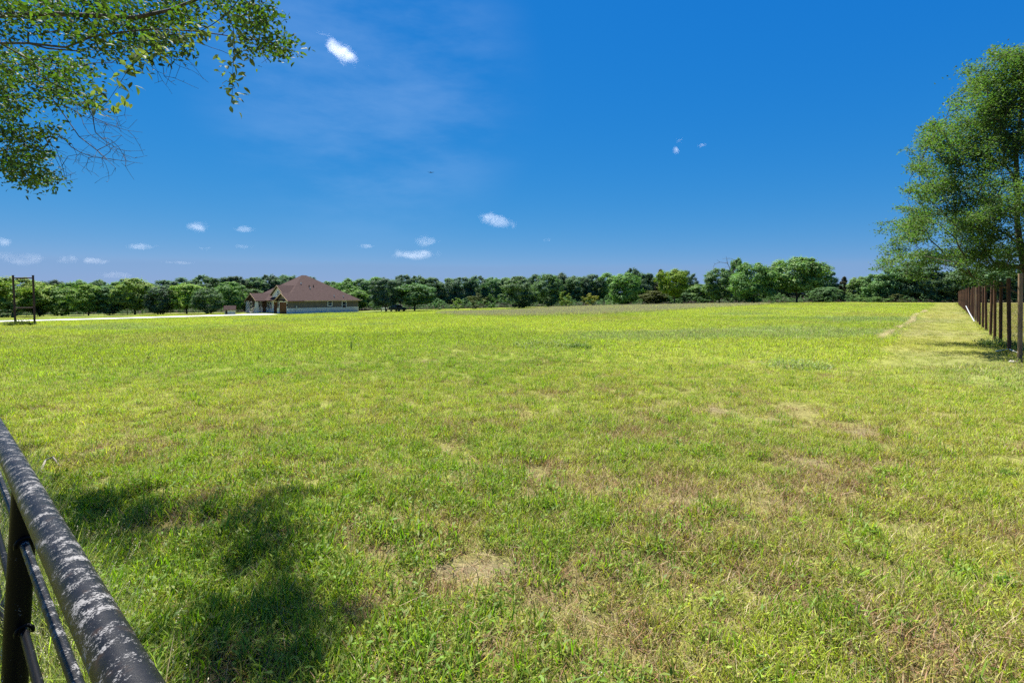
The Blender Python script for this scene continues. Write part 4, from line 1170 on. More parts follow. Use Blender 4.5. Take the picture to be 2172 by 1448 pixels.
def gable_roof(name, x0, x1, yc, half, z_e, z_r, t=.14):
    mb = MB()
    for s in (-1, 1):
        q = [(x0, yc, z_r), (x1, yc, z_r), (x1, yc + s * half, z_e), (x0, yc + s * half, z_e)]
        q2 = [(a_, b_, c_ - t) for a_, b_, c_ in q]
        f = [(0, 1, 2, 3), (7, 6, 5, 4), (0, 3, 7, 4), (3, 2, 6, 7), (2, 1, 5, 6)]
        if s > 0: f = [k_[::-1] for k_ in f]
        mb.add(q + q2, f)
    r = mb.build(name, M['roof'], house)
    mb = MB()   # rake boards
    for s in (-1, 1):
        d = .24
        q = [(x0 - .04, yc, z_r + .015), (x0 - .04, yc + s * (half + .03), z_e + .015), (x0 - .04, yc + s * (half + .03), z_e - d), (x0 - .04, yc, z_r - d - .03)]
        q2 = [(x0 - .003, b_, c_) for a_, b_, c_ in q]
        f = [(0, 1, 2, 3), (7, 6, 5, 4), (0, 4, 5, 1), (1, 5, 6, 2), (2, 6, 7, 3), (3, 7, 4, 0)]
        if s < 0: f = [k_[::-1] for k_ in f]
        mb.add(q + q2, f)
    mb.build('rake_board', M['trim_tan'], r)
    return r


gable_roof('garage_roof', -.55, 3.5, 2.1, 2.75, 2.88, 4.66)
gable_roof('gable_roof', .5, 6.6, 5.6, 2.85, 4.15, 6.45)
gable_roof('porch_roof', -2.3, 4.2, 11.8, 2.45, 2.86, 4.62)
mb = MB()   # fascia along the eaves
mb.box(-.5, 19.33, -.56, -.503, 2.70, 2.93); mb.box(19.303, 19.36, -.5, 18.1, 2.70, 2.93)
mb.add([(.20, 8.4, 3.02), (.24, 17.6, 2.98), (.20, 8.4, 2.80), (.24, 17.6, 2.76), (.14, 8.4, 3.02), (.18, 17.6, 2.98), (.14, 8.4, 2.80), (.18, 17.6, 2.76)], [(4, 6, 7, 5), (0, 1, 3, 2), (0, 4, 5, 1), (2, 3, 7, 6), (0, 2, 6, 4), (1, 5, 7, 3)])
mb.build('fascia', M['trim_tan'], house)
mb = MB()   # porch gable face in dark timber
mb.add([(-1.95, 9.7, 2.84), (-1.95, 13.9, 2.84), (-1.95, 11.8, 4.36), (-1.8, 9.7, 2.84), (-1.8, 13.9, 2.84), (-1.8, 11.8, 4.36)], [(0, 2, 1), (3, 4, 5), (0, 1, 4, 3), (1, 2, 5, 4), (2, 0, 3, 5)])
mb.build('porch_gable', M['dark_wood'], house)
for yy in (9.85, 13.75):
    mb = MB(); h0, h1 = .34, .24
    mb.add([(-1.8 + sx * h, yy + sy * h, zz) for (h, zz) in ((h0, -.3), (h0, .9), (h1, 2.84)) for sx, sy in ((-1, -1), (1, -1), (1, 1), (-1, 1))],
           [(0, 1, 5, 4), (1, 2, 6, 5), (2, 3, 7, 6), (3, 0, 4, 7), (4, 5, 9, 8), (5, 6, 10, 9), (6, 7, 11, 10), (7, 4, 8, 11), (8, 9, 10, 11), (3, 2, 1, 0)])
    mb.build('porch_column', M['stone'], house)
mb = MB(); mb.box(-2.4, 1.1, 8.3, 14.2, -.3, .12); mb.build('porch_floor', M['gravel'], house)
for (ax, ya, yb, zt) in ((-.05, .45, 3.35, 2.62), (.90, 4.75, 7.35, 2.62)):
    mb = MB(); mb.box(ax - .02, ax + .02, ya, yb, -.25, zt)
    dr = mb.build('garage_door', M['door_wood'], house)
    mb = MB(); mb.box(ax - .06, ax + .01, ya - .16, ya - .003, -.25, zt + .16); mb.box(ax - .06, ax + .01, yb + .003, yb + .16, -.25, zt + .16); mb.box(ax - .06, ax + .01, ya, yb, zt + .003, zt + .16)
    mb.build('door_frame', M['white'], dr)
    mb = MB()
    for k in range(1, 6):
        yk = ya + (yb - ya) * k / 6; mb.box(ax - .035, ax - .021, yk - .02, yk + .02, -.2, zt - .05)
    mb.build('door_batten', M['dark_wood'], dr)
mb = MB(); mb.box(1.13, 1.19, 11.2, 12.6, .12, 2.75); fd = mb.build('front_door', M['dark_wood'], house)
mb = MB(); mb.box(1.09, 1.128, 11.35, 11.40, .9, 1.25); mb.build('handle', M['grey_box'], fd)


def window(axis, p, u0, u1, z0, z1, panes=1):
    """axis 'x': in a wall facing -x at x = p; axis 'y': in a wall facing -y at y = p"""
    def bx(m_, d0, d1, a_, b_, c_, e_):
        if axis == 'x': m_.box(p + d0, p + d1, a_, b_, c_, e_)
        else: m_.box(a_, b_, p + d0, p + d1, c_, e_)
    t = .13
    mb = MB()
    bx(mb, -.09, -.02, u0, u0 + t, z0, z1); bx(mb, -.09, -.02, u1 - t, u1, z0, z1)
    bx(mb, -.09, -.02, u0 + t + .001, u1 - t - .001, z1 - t, z1); bx(mb, -.09, -.02, u0 + t + .001, u1 - t - .001, z0, z0 + t)
    for k in range(1, panes):
        c = u0 + (u1 - u0) * k / panes; bx(mb, -.09, -.02, c - .07, c + .07, z0 + t + .001, z1 - t - .001)
    fr = mb.build('window', M['white'], house)
    mb = MB(); bx(mb, -.06, -.045, u0 + t, u1 - t, z0 + t, z1 - t); mb.build('pane', M['glass'], fr)
    mb = MB(); bx(mb, -.075, -.062, u0 + t + .002, u1 - t - .002, (z0 + z1) / 2 - .03, (z0 + z1) / 2 + .03); mb.build('sash_bar', M['white'], fr)


window('y', 0, 9.9, 11.2, 1.55, 2.82); window('y', 0, 13.9, 15.2, .95, 2.70)
window('x', 1.16, 8.5, 10.3, .85, 2.65, 2); window('x', 1.16, 13.2, 13.9, .7, 2.6); window('x', -.24, 14.7, 15.6, .8, 2.6)
window('x', .95, 5.25, 5.95, 4.0, 5.15)
mb = MB(); mb.box(1.75, 2.05, -.22, -.045, 1.2, 1.75); mb.tube([(1.6, -.10, -.2), (1.6, -.10, 1.5)], .035, 8); mb.build('meter_box', M['grey_box'], house)
# roof vents on the near slope: plane through E1, E2, R1
def slope_z(a_, b_): return 2.9 + (b_ + .5) * (9.05 - 2.9) / 9.6
for (a_, b_, mt, hh) in ((6.6, 5.6, 'white', .35), (7.9, 3.9, 'white', .3), (8.1, 4.6, 'black_metal', .3), (9.3, 4.7, 'black_metal', .3), (12.4, .9, 'white', .35), (14.9, .7, 'white', .25)):
    zz = slope_z(a_, b_)
    mb = MB(); mb.tube([(a_, b_, zz - .2), (a_, b_, zz + hh)], .10, 10); mb.tube([(a_, b_, zz + hh + .001), (a_, b_, zz + hh + .07)], .16, 10)
    mb.build('roof_vent', M[mt], roof)
for yy in (.15, 3.7):
    mb = MB(); mb.box(-.22, -.045, yy - .09, yy + .09, 1.75, 2.15); mb.build('wall_lamp', M['black_metal'], house)

# little well house beside the drive
p = at_ground(488, 664.8); d_ = 106.
wx, wy = at_depth(488, 640, d_)[:2]
wh = thing('well_house', 'little white stone well house with a brown roof beside the gravel drive', 'shed', (wx, wy, tz(wx, wy)), math.radians(24))
mb = MB(); mb.box(-.95, .95, -.8, .8, -.2, 1.05); mb.add([(-.95, -.8, 1.051), (-.95, .8, 1.051), (-.95, 0, 1.7), (.95, -.8, 1.051), (.95, .8, 1.051), (.95, 0, 1.7)], [(0, 2, 1), (3, 4, 5), (0, 3, 5, 2), (1, 2, 5, 4)])
mb.build('wall', M['stone'], wh)
mb = MB()
for s in (-1, 1):
    q = [(-1.15, 0, 1.85), (1.15, 0, 1.85), (1.15, s * 1.05, .98), (-1.15, s * 1.05, .98)]; q2 = [(a_, b_, c_ - .08) for a_, b_, c_ in q]
    f = [(0, 1, 2, 3), (7, 6, 5, 4), (0, 3, 7, 4), (3, 2, 6, 7), (2, 1, 5, 6)]
    mb.add(q + q2, [k_[::-1] for k_ in f] if s > 0 else f)
mb.build('roof', M['roof'], wh)
mb = MB(); mb.box(-.80, -.42, -.84, -.803, -.1, .85); mb.build('door', M['black_metal'], wh)

# ------------------------------------------------------------------ posts along the mown strip
M['rust'] = mat_noise('rusty_pipe', (.045, .022, .013), (.13, .062, .032), scale=9, rough=.85, bump=.25, vec_scale=(1, 1, .35))
M['rust_light'] = mat_noise('weathered_pipe', (.16, .10, .055), (.30, .205, .12), scale=9, rough=.85, bump=.25, vec_scale=(1, 1, .35))
ORD = ['nearest', 'second', 'third', 'fourth', 'fifth', 'sixth', 'seventh', 'eighth', 'ninth', 'tenth', 'eleventh', 'twelfth', 'thirteenth', 'fourteenth', 'fifteenth']
TOPS = {0: 580, 1: 590, 2: 598, 3: 595.4, 4: 605, 5: 602, 6: 606, 7: 601.7, 8: 604.7, 9: 608.5, 10: 607}
PX = [2163, 2141, 2122, 2110, 2101, 2091.6, 2084.5, 2078, 2074, 2069.3, 2065.7]


def post_mesh(r=.047):
    mb = MB(); mb.tube([(0, 0, -.3), (0, 0, .5), (0, 0, 1.0)], r, 12)
    return mb


pm = {}
for nm in ('rust', 'rust_light'):
    mb = post_mesh(); o = mb.build('fence_post', M[nm], None, smooth=True); pm[nm] = o.data; bpy.data.objects.remove(o)
for i in range(33):
    px = PX[i] if i < 11 else 2010 + 1 / (.00654 + .00114 * i)
    d = px - 2010; Y = 1890 / d
    X = (px - 1086) / F * Y; zg = tz(X, Y)
    if i in TOPS: ht = at_depth(px, TOPS[i], Y)[2] - zg
    else: ht = 2.2 + R.normal(0, .06)
    o = bpy.data.objects.new('fence_post', pm['rust_light' if i in (0, 9) else 'rust']); COL.objects.link(o)
    o.location = (X, Y, zg); o.scale = (1, 1, ht); o.rotation_euler = (R.normal(0, .006), R.normal(0, .008), R.uniform(0, 6))
    if i == 0: lb = 'pale weathered pipe post, nearest and tallest of the row, at the right edge'
    elif i == 1: lb = 'dark rusty pipe post, second from the right edge, with pale string at its foot'
    elif i < 15: lb = 'rusty pipe post, %s in the row counted from the nearest one' % ORD[i]
    else: lb = 'rusty pipe post in the crowded far half of the row beyond the leaning white pipe'
    tag(o, lb, 'fence post', 'posts along the mown strip')
# white pipe leaning along the feet of the posts
a_ = at_depth(2049, 649, 44.); b_ = at_ground(2067, 683)
b_[2] += .03; a_[2] = max(a_[2], tz(a_[0], a_[1]) + .3)
mb = MB(); mb.tube([a_, (a_ + b_) / 2 - np.array([0, 0, .05]), b_], .036, 10)
tag(mb.build('pipe', M['grey_box'], smooth=True), 'white pipe leaning against the feet of the posts', 'pipe')
q0 = at_ground(2112, 748); q1 = at_ground(2140, 746.5); q2 = at_ground(2160, 752); q3 = at_depth(2163, 740, q2[1] - .4)
mb = MB(); mb.tube([q0 + [0, 0, .05], q1 + [0, 0, .09], q2 + [0, 0, .05], q3], .012, 6)
tag(mb.build('rope', M['white'], smooth=True), 'pale string lying between the two nearest posts', 'string')


# rocks and sticks
def rock(name, px, py, s, mat, label, cat='rock', lift=.2):
    p = at_ground(px, py)
    n_, m_ = 14, 9
    th = np.linspace(0, math.pi, m_); ph = np.arange(n_) * 2 * math.pi / n_
    V = np.stack([np.sin(th)[:, None] * np.cos(ph), np.sin(th)[:, None] * np.sin(ph), np.broadcast_to(np.cos(th)[:, None], (m_, n_))], -1)
    dsp = 1 + .5 * (fbm(V[..., 0] * 1.7 + px, V[..., 1] * 1.7 + V[..., 2] * 2.1, 13, 3) - .5)
    V = V * dsp[..., None] * np.array(s)
    Q = [[i * n_ + k, i * n_ + (k + 1) % n_, (i + 1) * n_ + (k + 1) % n_, (i + 1) * n_ + k] for i in range(m_ - 1) for k in range(n_)]
    me = mesh_np(name, V.reshape(-1, 3), np.array(Q), [mat], smooth=False)
    o = obj(name, me, None, tuple(p + np.array([0, 0, s[2] * lift]))); o.rotation_euler = (0, 0, R.uniform(0, 6))
    return tag(o, label, cat)


M['pale_rock'] = mat_noise('pale_rock', (.30, .27, .22), (.46, .42, .36), scale=8, rough=.95, bump=.5)
rock('rock', 1259, 645.5, (.75, .6, 1.0), M['pale_rock'], 'pale angular rock at the foot of the golden-yellow bush')
rock('rock', 1268, 645.5, (.45, .4, .8), M['pale_rock'], 'smaller upright pale rock right of the rock by the golden-yellow bush')
rock('rock', 2150, 768, (.12, .09, .045), M['pale_rock'], 'small flat pale rock just left of the nearest post')
rock('pebble', 1385, 1178, (0.013, 0.011, 0.008), M['pale_rock'], 'white pebble in dry grass upper right of the bare patch', 'pebble', .5)
rock('pebble', 1310, 1213, (0.018, 0.014, 0.010), M['pale_rock'], 'pale pebble right of the bare sandy patch', 'pebble', .5)
rock('pebble', 1537, 1234, (0.016, 0.012, 0.011), M['pale_rock'], 'pinkish-white pebble on a small bare spot', 'pebble', .5)
rock('pebble', 2150, 1170, (0.018, 0.016, 0.011), M['pale_rock'], 'pale pebble near the right edge of the near grass', 'pebble', .5)
rock('pebble', 1275, 1432, (0.021, 0.017, 0.008), M['pale_rock'], 'flat pale pebble at the bottom edge', 'pebble', .5)
M['dead_wood'] = mat_noise('dead_wood', (.16, .14, .12), (.30, .27, .24), scale=12, rough=.9, bump=.4)
g0, g1, g2, g3 = at_ground(84, 1012), at_ground(97, 990), at_ground(112, 985), at_ground(126, 993)
mb = MB(); mb.tube([g0 + [0, 0, .03], g1 + [0, 0, .07], g2 + [0, 0, .08], g3 + [0, 0, .03]], [.011, .010, .008, .005], 7)
tag(mb.build('dead_stick', M['dead_wood'], smooth=True), 'crooked bleached stick lying in the grass beyond the pipe rail', 'stick')

# ------------------------------------------------------------------ tall pipe frame on the left
Yf = 37.0
fa = at_depth(33, 690, Yf); fb = at_depth(74, 688, Yf + .3)
for q in (fa, fb): q[2] = tz(q[0], q[1])
fr = thing('pipe_gateway', 'tall dark pipe frame of two posts and two crossbars standing alone in the field', 'pipe frame', tuple(fa))
ta = at_depth(27.5, 585, Yf) - fa; tb = at_depth(70, 585, Yf + .3) - fa
fb = fb - fa
M['frame_pipe'] = mat_noise('dark_red_pipe', (.028, .014, .013), (.075, .036, .032), scale=6, rough=.7, bump=.1)
for (q, t_) in ((np.zeros(3), ta), (fb, tb)):
    mb = MB(); mb.tube([q - [0, 0, .3], (q + t_) / 2, t_], .066, 12); mb.tube([t_ + (t_ - q) * .0003, t_ + (t_ - q) * .012], .078, 12); mb.build('post', M['frame_pipe'], fr, smooth=True)
for (k, rr_) in ((.955, .05), (.355, .045)):
    A = ta * k + np.array([.066, 0, 0]); Bq = fb + (tb - fb) * k - np.array([.066, 0, 0])
    mb = MB(); mb.tube([A, Bq], rr_, 10); mb.build('crossbar', M['frame_pipe'], fr, smooth=True)


def weed_clump(name, X, Y, rx, ry, h, n, colr, label, cat='weeds', leafy=.4, tilt=.35):
    """one ragged patch of tall weeds"""
    zg = tz(X, Y)
    ang = R.uniform(0, 6.283, n); r_ = np.sqrt(R.uniform(0, 1, n))
    bx_ = r_ * np.cos(ang) * rx; by_ = r_ * np.sin(ang) * ry
    V, Q = blades(n, h * .45, h, .02, .001, tilt, .7, seg=3)
    V = V.reshape(n, 8, 3); hh = (1.05 - .55 * r_ ** 2)[:, None, None]
    V = V * np.concatenate([np.ones((n, 1, 2)), np.repeat(hh, 1, 1)], 2)
    V[:, :, 0] += bx_[:, None]; V[:, :, 1] += by_[:, None]; V[:, :, 2] += (terr(X + bx_, Y + by_) - zg)[:, None]
    k = int(n * leafy * 6); i_ = R.integers(0, n, k); s_ = R.integers(2, 8, k)
    pos = V[i_, s_] + R.normal(0, .03, (k, 3))
    nr_ = unit(R.normal(0, .6, (k, 3)) + [0, 0, .7]); td = unit(np.cross(nr_, rand_dirs(k)))
    V2, Q2 = leaf_quads(pos, td, nr_, R.uniform(.4, 1, k) * min(.12, .25 * h + .02), R.uniform(.4, 1, k) * min(.05, .1 * h))
    Vv = np.concatenate([V.reshape(-1, 3), V2]); Qq = np.concatenate([Q, Q2 + len(V) * 8])
    o = obj(name, mesh_np(name, Vv, Qq, [M['leaf_far']]), None, (X, Y, zg)); o.color = (*colr, 1)
    return tag(o, label, cat)


wc = fa + fb * .5
weed_clump('weeds', wc[0] - .1, wc[1] - .3, 1.15, .5, .62, 420, (.075, .10, .03), 'dark tangled weeds around the feet of the tall pipe frame')

# ------------------------------------------------------------------ long pipe fence before the wood
fpx = [(-60, 112), (0, 110), (120, 111), (250, 114), (380, 118), (480, 122), (560, 126)]
fpx2 = [(700, 140), (770, 142), (830, 142), (940, 140), (1060, 140), (1190, 138)]


def long_fence(line, label, step=2.6, hgt=1.2, rails=(1.2, .75)):
    P_ = np.array([at_depth(px, 640, Y)[:2] for px, Y in line]); L_ = np.hypot(*np.diff(P_, axis=0).T).sum()
    n_ = int(L_ / step); P_ = resample(P_, n_)
    base = np.array([P_[0][0], P_[0][1], tz(*P_[0])])
    e = thing('pipe_fence', label, 'fence', tuple(base))
    Z_ = terr(P_[:, 0], P_[:, 1])
    for i in range(n_):
        q = np.array([P_[i][0], P_[i][1], Z_[i]]) - base
        mb = MB(); mb.tube([q - [0, 0, .3], q + [0, 0, hgt - .045]], .045, 8); mb.build('post', M['fence_pipe'], e, smooth=True)
    for h_ in rails:
        pts_ = [np.array([P_[i][0], P_[i][1], Z_[i] + h_]) - base for i in range(n_)]
        if h_ < hgt: pts_ = [q + [0, -.095, 0] for q in pts_]
        mb = MB(); mb.tube(pts_, .045, 8); mb.build('rail', M['fence_pipe'], e, smooth=True)


M['fence_pipe'] = mat_noise('old_pipe', (.05, .042, .036), (.13, .11, .10), scale=5, rough=.75, bump=.1)
long_fence(fpx, 'low grey pipe fence before the wood from the left edge to the house')
long_fence(fpx2, 'low brownish pipe fence along the wood right of the house')
# a few leaning wire stakes right of the house
for (px, yb, h_, lb) in ((778, 656.5, .9, 'leftmost'), (785, 656.8, .9, 'second'), (797, 656.8, .9, 'third'), (805.5, 658, 1.7, 'tallest')):
    p = at_ground(px, yb)
    mb = MB(); mb.tube([(0, 0, -.2), (0, .01, h_)], .035, 8)
    o = mb.build('stake', M['fence_pipe'], None, smooth=True, loc=tuple(p)); tag(o, '%s of the thin stakes between the house and the dark tree' % lb, 'stake', 'stakes right of the house')

# ------------------------------------------------------------------ dark car under the tree
M['car_paint'] = mat_noise('dark_blue_paint', (.006, .010, .016), (.010, .016, .024), scale=2, rough=.22, bump=0, spec=.6)
M['tyre'] = mat_noise('tyre', (.012, .012, .012), (.02, .02, .02), scale=6, rough=.9, bump=0)
m, nt, nd, lk = new_mat('lamp_lens')
b = N(nt, 'ShaderNodeBsdfPrincipled', inp={'Base Color': (.6, .62, .64, 1), 'Roughness': .12}); lk.new(b.outputs[0], N(nt, 'ShaderNodeOutputMaterial').inputs[0]); M['lens'] = m
Yc = 121.5
cx_ = at_depth(843.5, 640, Yc)[0]
car = thing('parked_car', 'dark parked pickup-like car in the shade between two big trees right of the house', 'car', (cx_, Yc, tz(cx_, Yc)), math.radians(-35))


def extrude(prof, w, w2=None, zcut=None):
    """profile in x,z extruded along y; above zcut the sides lean in to w2"""
    mb = MB(); n_ = len(prof)
    def yy(z): return w if zcut is None or z <= zcut else w2
    mb.add([(x_, -yy(z_), z_) for x_, z_ in prof] + [(x_, yy(z_), z_) for x_, z_ in prof],
           [tuple(range(n_)), tuple(range(2 * n_ - 1, n_ - 1, -1))] + [(i, i + n_, (i + 1) % n_ + n_, (i + 1) % n_) for i in range(n_)])
    return mb


extrude([(-2.2, .32), (2.15, .32), (2.25, .55), (2.2, .86), (2.05, .95), (1.0, 1.02), (-2.22, 1.05), (-2.28, .6)], .90).build('body', M['car_paint'], car, bevel=.06)
cab = extrude([(.95, 1.025), (.35, 1.55), (.2, 1.60), (-1.15, 1.60), (-1.35, 1.55), (-1.75, 1.05)], .86, .68, 1.1).build('cabin', M['car_paint'], car, bevel=.04)
mb = MB(); mb.add([(.98, -.66, 1.06), (.98, .66, 1.06), (.42, .58, 1.53), (.42, -.58, 1.53), (.93, -.66, 1.06), (.93, .66, 1.06), (.37, .58, 1.53), (.37, -.58, 1.53)], [(0, 1, 2, 3), (7, 6, 5, 4), (0, 4, 5, 1), (1, 5, 6, 2), (2, 6, 7, 3), (3, 7, 4, 0)]); mb.build('windscreen', M['glass'], car)
for s in (-1, 1):
    mb = MB(); q = [(.72, .845, 1.12), (.30, .705, 1.50), (-1.1, .705, 1.50), (-1.45, .845, 1.12)]
    mb.add([(a_, s * (b_ + .012), c_) for a_, b_, c_ in q] + [(a_, s * (b_ - .03), c_) for a_, b_, c_ in q], [(0, 1, 2, 3), (7, 6, 5, 4), (0, 4, 5, 1), (1, 5, 6, 2), (2, 6, 7, 3), (3, 7, 4, 0)])
    mb.build('side_window', M['glass'], car)
    mb = MB(); mb.box(2.17, 2.235, s * .72 - .14, s * .72 + .14, .66, .80); mb.build('headlight', M['lens'], car)
    for xx in (1.35, -1.4):
        mb = MB(); mb.tube([(xx, s * .70, .33), (xx, s * .935, .33)], .33, 20); wl = mb.build('wheel', M['tyre'], car)
        mb = MB(); mb.tube([(xx, s * .936, .33), (xx, s * .95, .33)], .2, 16); mb.build('rim', M['grey_box'], wl)
mb = MB(); mb.box(2.16, 2.262, -.5, .5, .42, .56); mb.build('bumper', M['black_metal'], car)

# small white trailer half hidden by the trunk
tx_ = at_depth(815, 640, 124.)[0]
tr = thing('utility_trailer', 'small white trailer half hidden by the dark tree trunk left of the car', 'trailer', (tx_, 124., tz(tx_, 124.)), math.radians(10))
mb = MB(); mb.box(-.55, .55, -.9, .9, .35, .42); mb.box(-.55, -.50, -.9, .9, .421, .85); mb.box(.50, .55, -.9, .9, .421, .85); mb.box(-.499, .499, -.9, -.85, .421, .85); mb.box(-.499, .499, .85, .9, .421, .85); mb.build('box_body', M['white'], tr)
for s in (-1, 1):
    mb = MB(); mb.tube([(s * .56, 0, .27), (s * .72, 0, .27)], .27, 16); mb.build('wheel', M['tyre'], tr)

# ------------------------------------------------------------------ pipe rail in the lower left corner
m, nt, nd, lk = new_mat('weathered_black_pipe')
tc_ = N(nt, 'ShaderNodeTexCoord')
mp_ = N(nt, 'ShaderNodeMapping'); mp_.inputs['Scale'].default_value = (1, 1, 1); lk.new(tc_.outputs['Object'], mp_.inputs[0])
n1 = N(nt, 'ShaderNodeTexNoise', inp={'Scale': 210, 'Detail': 7, 'Roughness': .78}); lk.new(mp_.outputs[0], n1.inputs['Vector'])
n2 = N(nt, 'ShaderNodeTexNoise', inp={'Scale': 23, 'Detail': 5, 'Roughness': .7}); lk.new(mp_.outputs[0], n2.inputs['Vector'])
n3 = N(nt, 'ShaderNodeTexNoise', inp={'Scale': 30, 'Detail': 4, 'Roughness': .6}); lk.new(mp_.outputs[0], n3.inputs['Vector'])
ad1 = N(nt, 'ShaderNodeMath', operation='MULTIPLY_ADD', inp={1: 1.0, 2: 0.0}); lk.new(n2.outputs['Fac'], ad1.inputs[0])
ad2 = N(nt, 'ShaderNodeMath', operation='ADD'); lk.new(n1.outputs['Fac'], ad2.inputs[0]); lk.new(ad1.outputs[0], ad2.inputs[1])
mk = N(nt, 'ShaderNodeMapRange', inp={1: 1.075, 2: 1.12, 3: 0, 4: 1}); lk.new(ad2.outputs[0], mk.inputs[0])
colp = ramp(nt, n3.outputs['Fac'], [(.35, (.004, .0045, .006)), (.6, (.010, .010, .012)), (.76, (.03, .018, .012))])
mxp = N(nt, 'ShaderNodeMix', data_type='RGBA'); lk.new(mk.outputs[0], mxp.inputs[0]); lk.new(colp, mxp.inputs[6]); mxp.inputs[7].default_value = (.21, .205, .20, 1)
rg = N(nt, 'ShaderNodeMapRange', inp={3: .42, 4: .9}); lk.new(mk.outputs[0], rg.inputs[0])
b = N(nt, 'ShaderNodeBsdfPrincipled', inp={'Specular IOR Level': .14}); lk.new(mxp.outputs[2], b.inputs['Base Color']); lk.new(rg.outputs[0], b.inputs['Roughness'])
bp = N(nt, 'ShaderNodeBump', inp={'Strength': .35, 'Distance': .002}); lk.new(ad2.outputs[0], bp.inputs['Height']); lk.new(bp.outputs[0], b.inputs['Normal'])
lk.new(b.outputs[0], N(nt, 'ShaderNodeOutputMaterial').inputs[0]); M['rail_pipe'] = m
m2_ = m.copy(); m2_.name = 'dark_pipe'
for nn in m2_.node_tree.nodes:
    if nn.type == 'MAP_RANGE' and abs(nn.inputs[1].default_value - 1.075) < .01: nn.inputs[1].default_value = 1.22; nn.inputs[2].default_value = 1.28
    if nn.type == 'BSDF_PRINCIPLED': nn.inputs['Specular IOR Level'].default_value = .08
    if nn.type == 'VALTORGB':
        for e_ in nn.color_ramp.elements: e_.color = (.004, .0038, .004, 1)
M['dark_pipe'] = m2_

rc = CAM + ray(272, 1448) * .75
rd = unit(ray(-126, 682))
rail_base = np.array([rc[0], rc[1], tz(rc[0], rc[1])])
pf = thing('pipe_rail_fence', 'worn black pipe rail fence with flaking white patches in the lower left corner', 'fence', tuple(rail_base))
rl = rc - rail_base
mb = MB(); mb.tube([rl + rd * t for t in np.linspace(-1.6, 7, 40)], .0345, 28); mb.build('top_rail', M['rail_pipe'], pf, smooth=True)


def on_plane(px, py):
    """where a pixel's ray meets the vertical plane that holds the rail"""
    nrm = unit(np.cross(rd, [0, 0, 1.])); r_ = ray(px, py)
    return CAM + r_ * (np.dot(rc - CAM, nrm) / np.dot(r_, nrm))


sp_ = [np.dot(on_plane(49, 1090) - rc, rd) + k * 2.45 for k in (0, 1, 2)]
for k, s_ in enumerate(sp_):
    q = rl + rd * s_; zb = tz(*(q + rail_base)[:2]) - rail_base[2]
    mb = MB(); mb.tube([np.array([q[0] - .05, q[1], zb - .3]), np.array([q[0] - .022, q[1], (zb + q[2]) / 2]), np.array([q[0] + .008, q[1], q[2] - .03])], .0345, 24)
    mb.build('post', M['dark_pipe'], pf, smooth=True)
for (px, py) in ((125, 1350), (9, 1183), (0, 1275), (0, 1400)):
    h_ = on_plane(px, py)
    s_ = np.dot(h_ - rc, rd); dz_ = (h_ - (rc + rd * s_))[2]
    off = np.array([0, 0, dz_])
    mb = MB(); mb.tube([rl + off + rd * t for t in np.linspace(-1.6, 7, 24)], .0125, 14); rod = mb.build('rod', M['rail_pipe'] if py == 1350 else M['dark_pipe'], pf, smooth=True)
    q = rl + off + rd * sp_[0]
    nrm = unit(np.cross(rd, [0, 0, 1.]))
    if nrm[1] < 0: nrm = -nrm
    mb = MB()
    ring = []
    for a_ in np.linspace(-1.9, 1.9, 12):
        ring.append(q - rd * .041 + .022 * (math.cos(a_) * np.array([0, 0, 1.]) + math.sin(a_) * nrm))
    mb.tube(ring, .0055, 8); mb.build('weld', M['dark_pipe'], rod, smooth=True)

# ------------------------------------------------------------------ rank grass along the pipe rail
n = 900
t_ = R.uniform(-.6, 6, n); sd = R.normal(-.05, .28, n)
nrm2 = unit(np.cross(rd, [0, 0, 1.]))
Pg = rc[None] + rd[None] * t_[:, None] + nrm2[None] * sd[:, None]
Pg[:, 2] = terr(Pg[:, 0], Pg[:, 1])
kd = R.integers(11, 13, n); small = (np.abs(sd) > .3) | (R.uniform(0, 1, n) < .25); kd[small] = R.integers(3, 6, small.sum())
sc_ = np.where(small, R.uniform(.9, 1.5, n), R.uniform(.55, 1.0, n))
tn = np.array([.30, .36, .08]) * R.uniform(.7, 1.3, (n, 1))
scatter_object('rank_grass', Pg, np.stack([R.normal(0, .15, n), R.normal(0, .15, n), R.uniform(0, 6.28, n)], 1), sc_, kd, tn, 'long seeding grass growing through the pipe rail fence', 'grass')

# windrow of raked hay along the edge of the mown strip
n = 1500
Yw = R.uniform(18.5, 52, n) ** 1.0
keepw = vnoise(Yw * .5, np.zeros(n), 8) > .3 * (Yw > 24)
Yw = Yw[keepw]; n = len(Yw)
Xw = fence_x(Yw) - 1.33 * (3.25 + .14 * np.sin(Yw * .35)) + R.normal(0, .08, n)
Pw = np.stack([Xw, Yw, terr(Xw, Yw) + R.uniform(0, .10, n)], 1)
scatter_object('hay_windrow', Pw, np.stack([R.normal(0, .35, n), R.normal(0, .35, n), R.uniform(0, 6.28, n)], 1), R.uniform(.55, 1.0, n), np.full(n, 16), np.tile([[.4, .33, .18]], (n, 1)), 'pale raked hay lying in a ridge along the mown strip', 'hay')

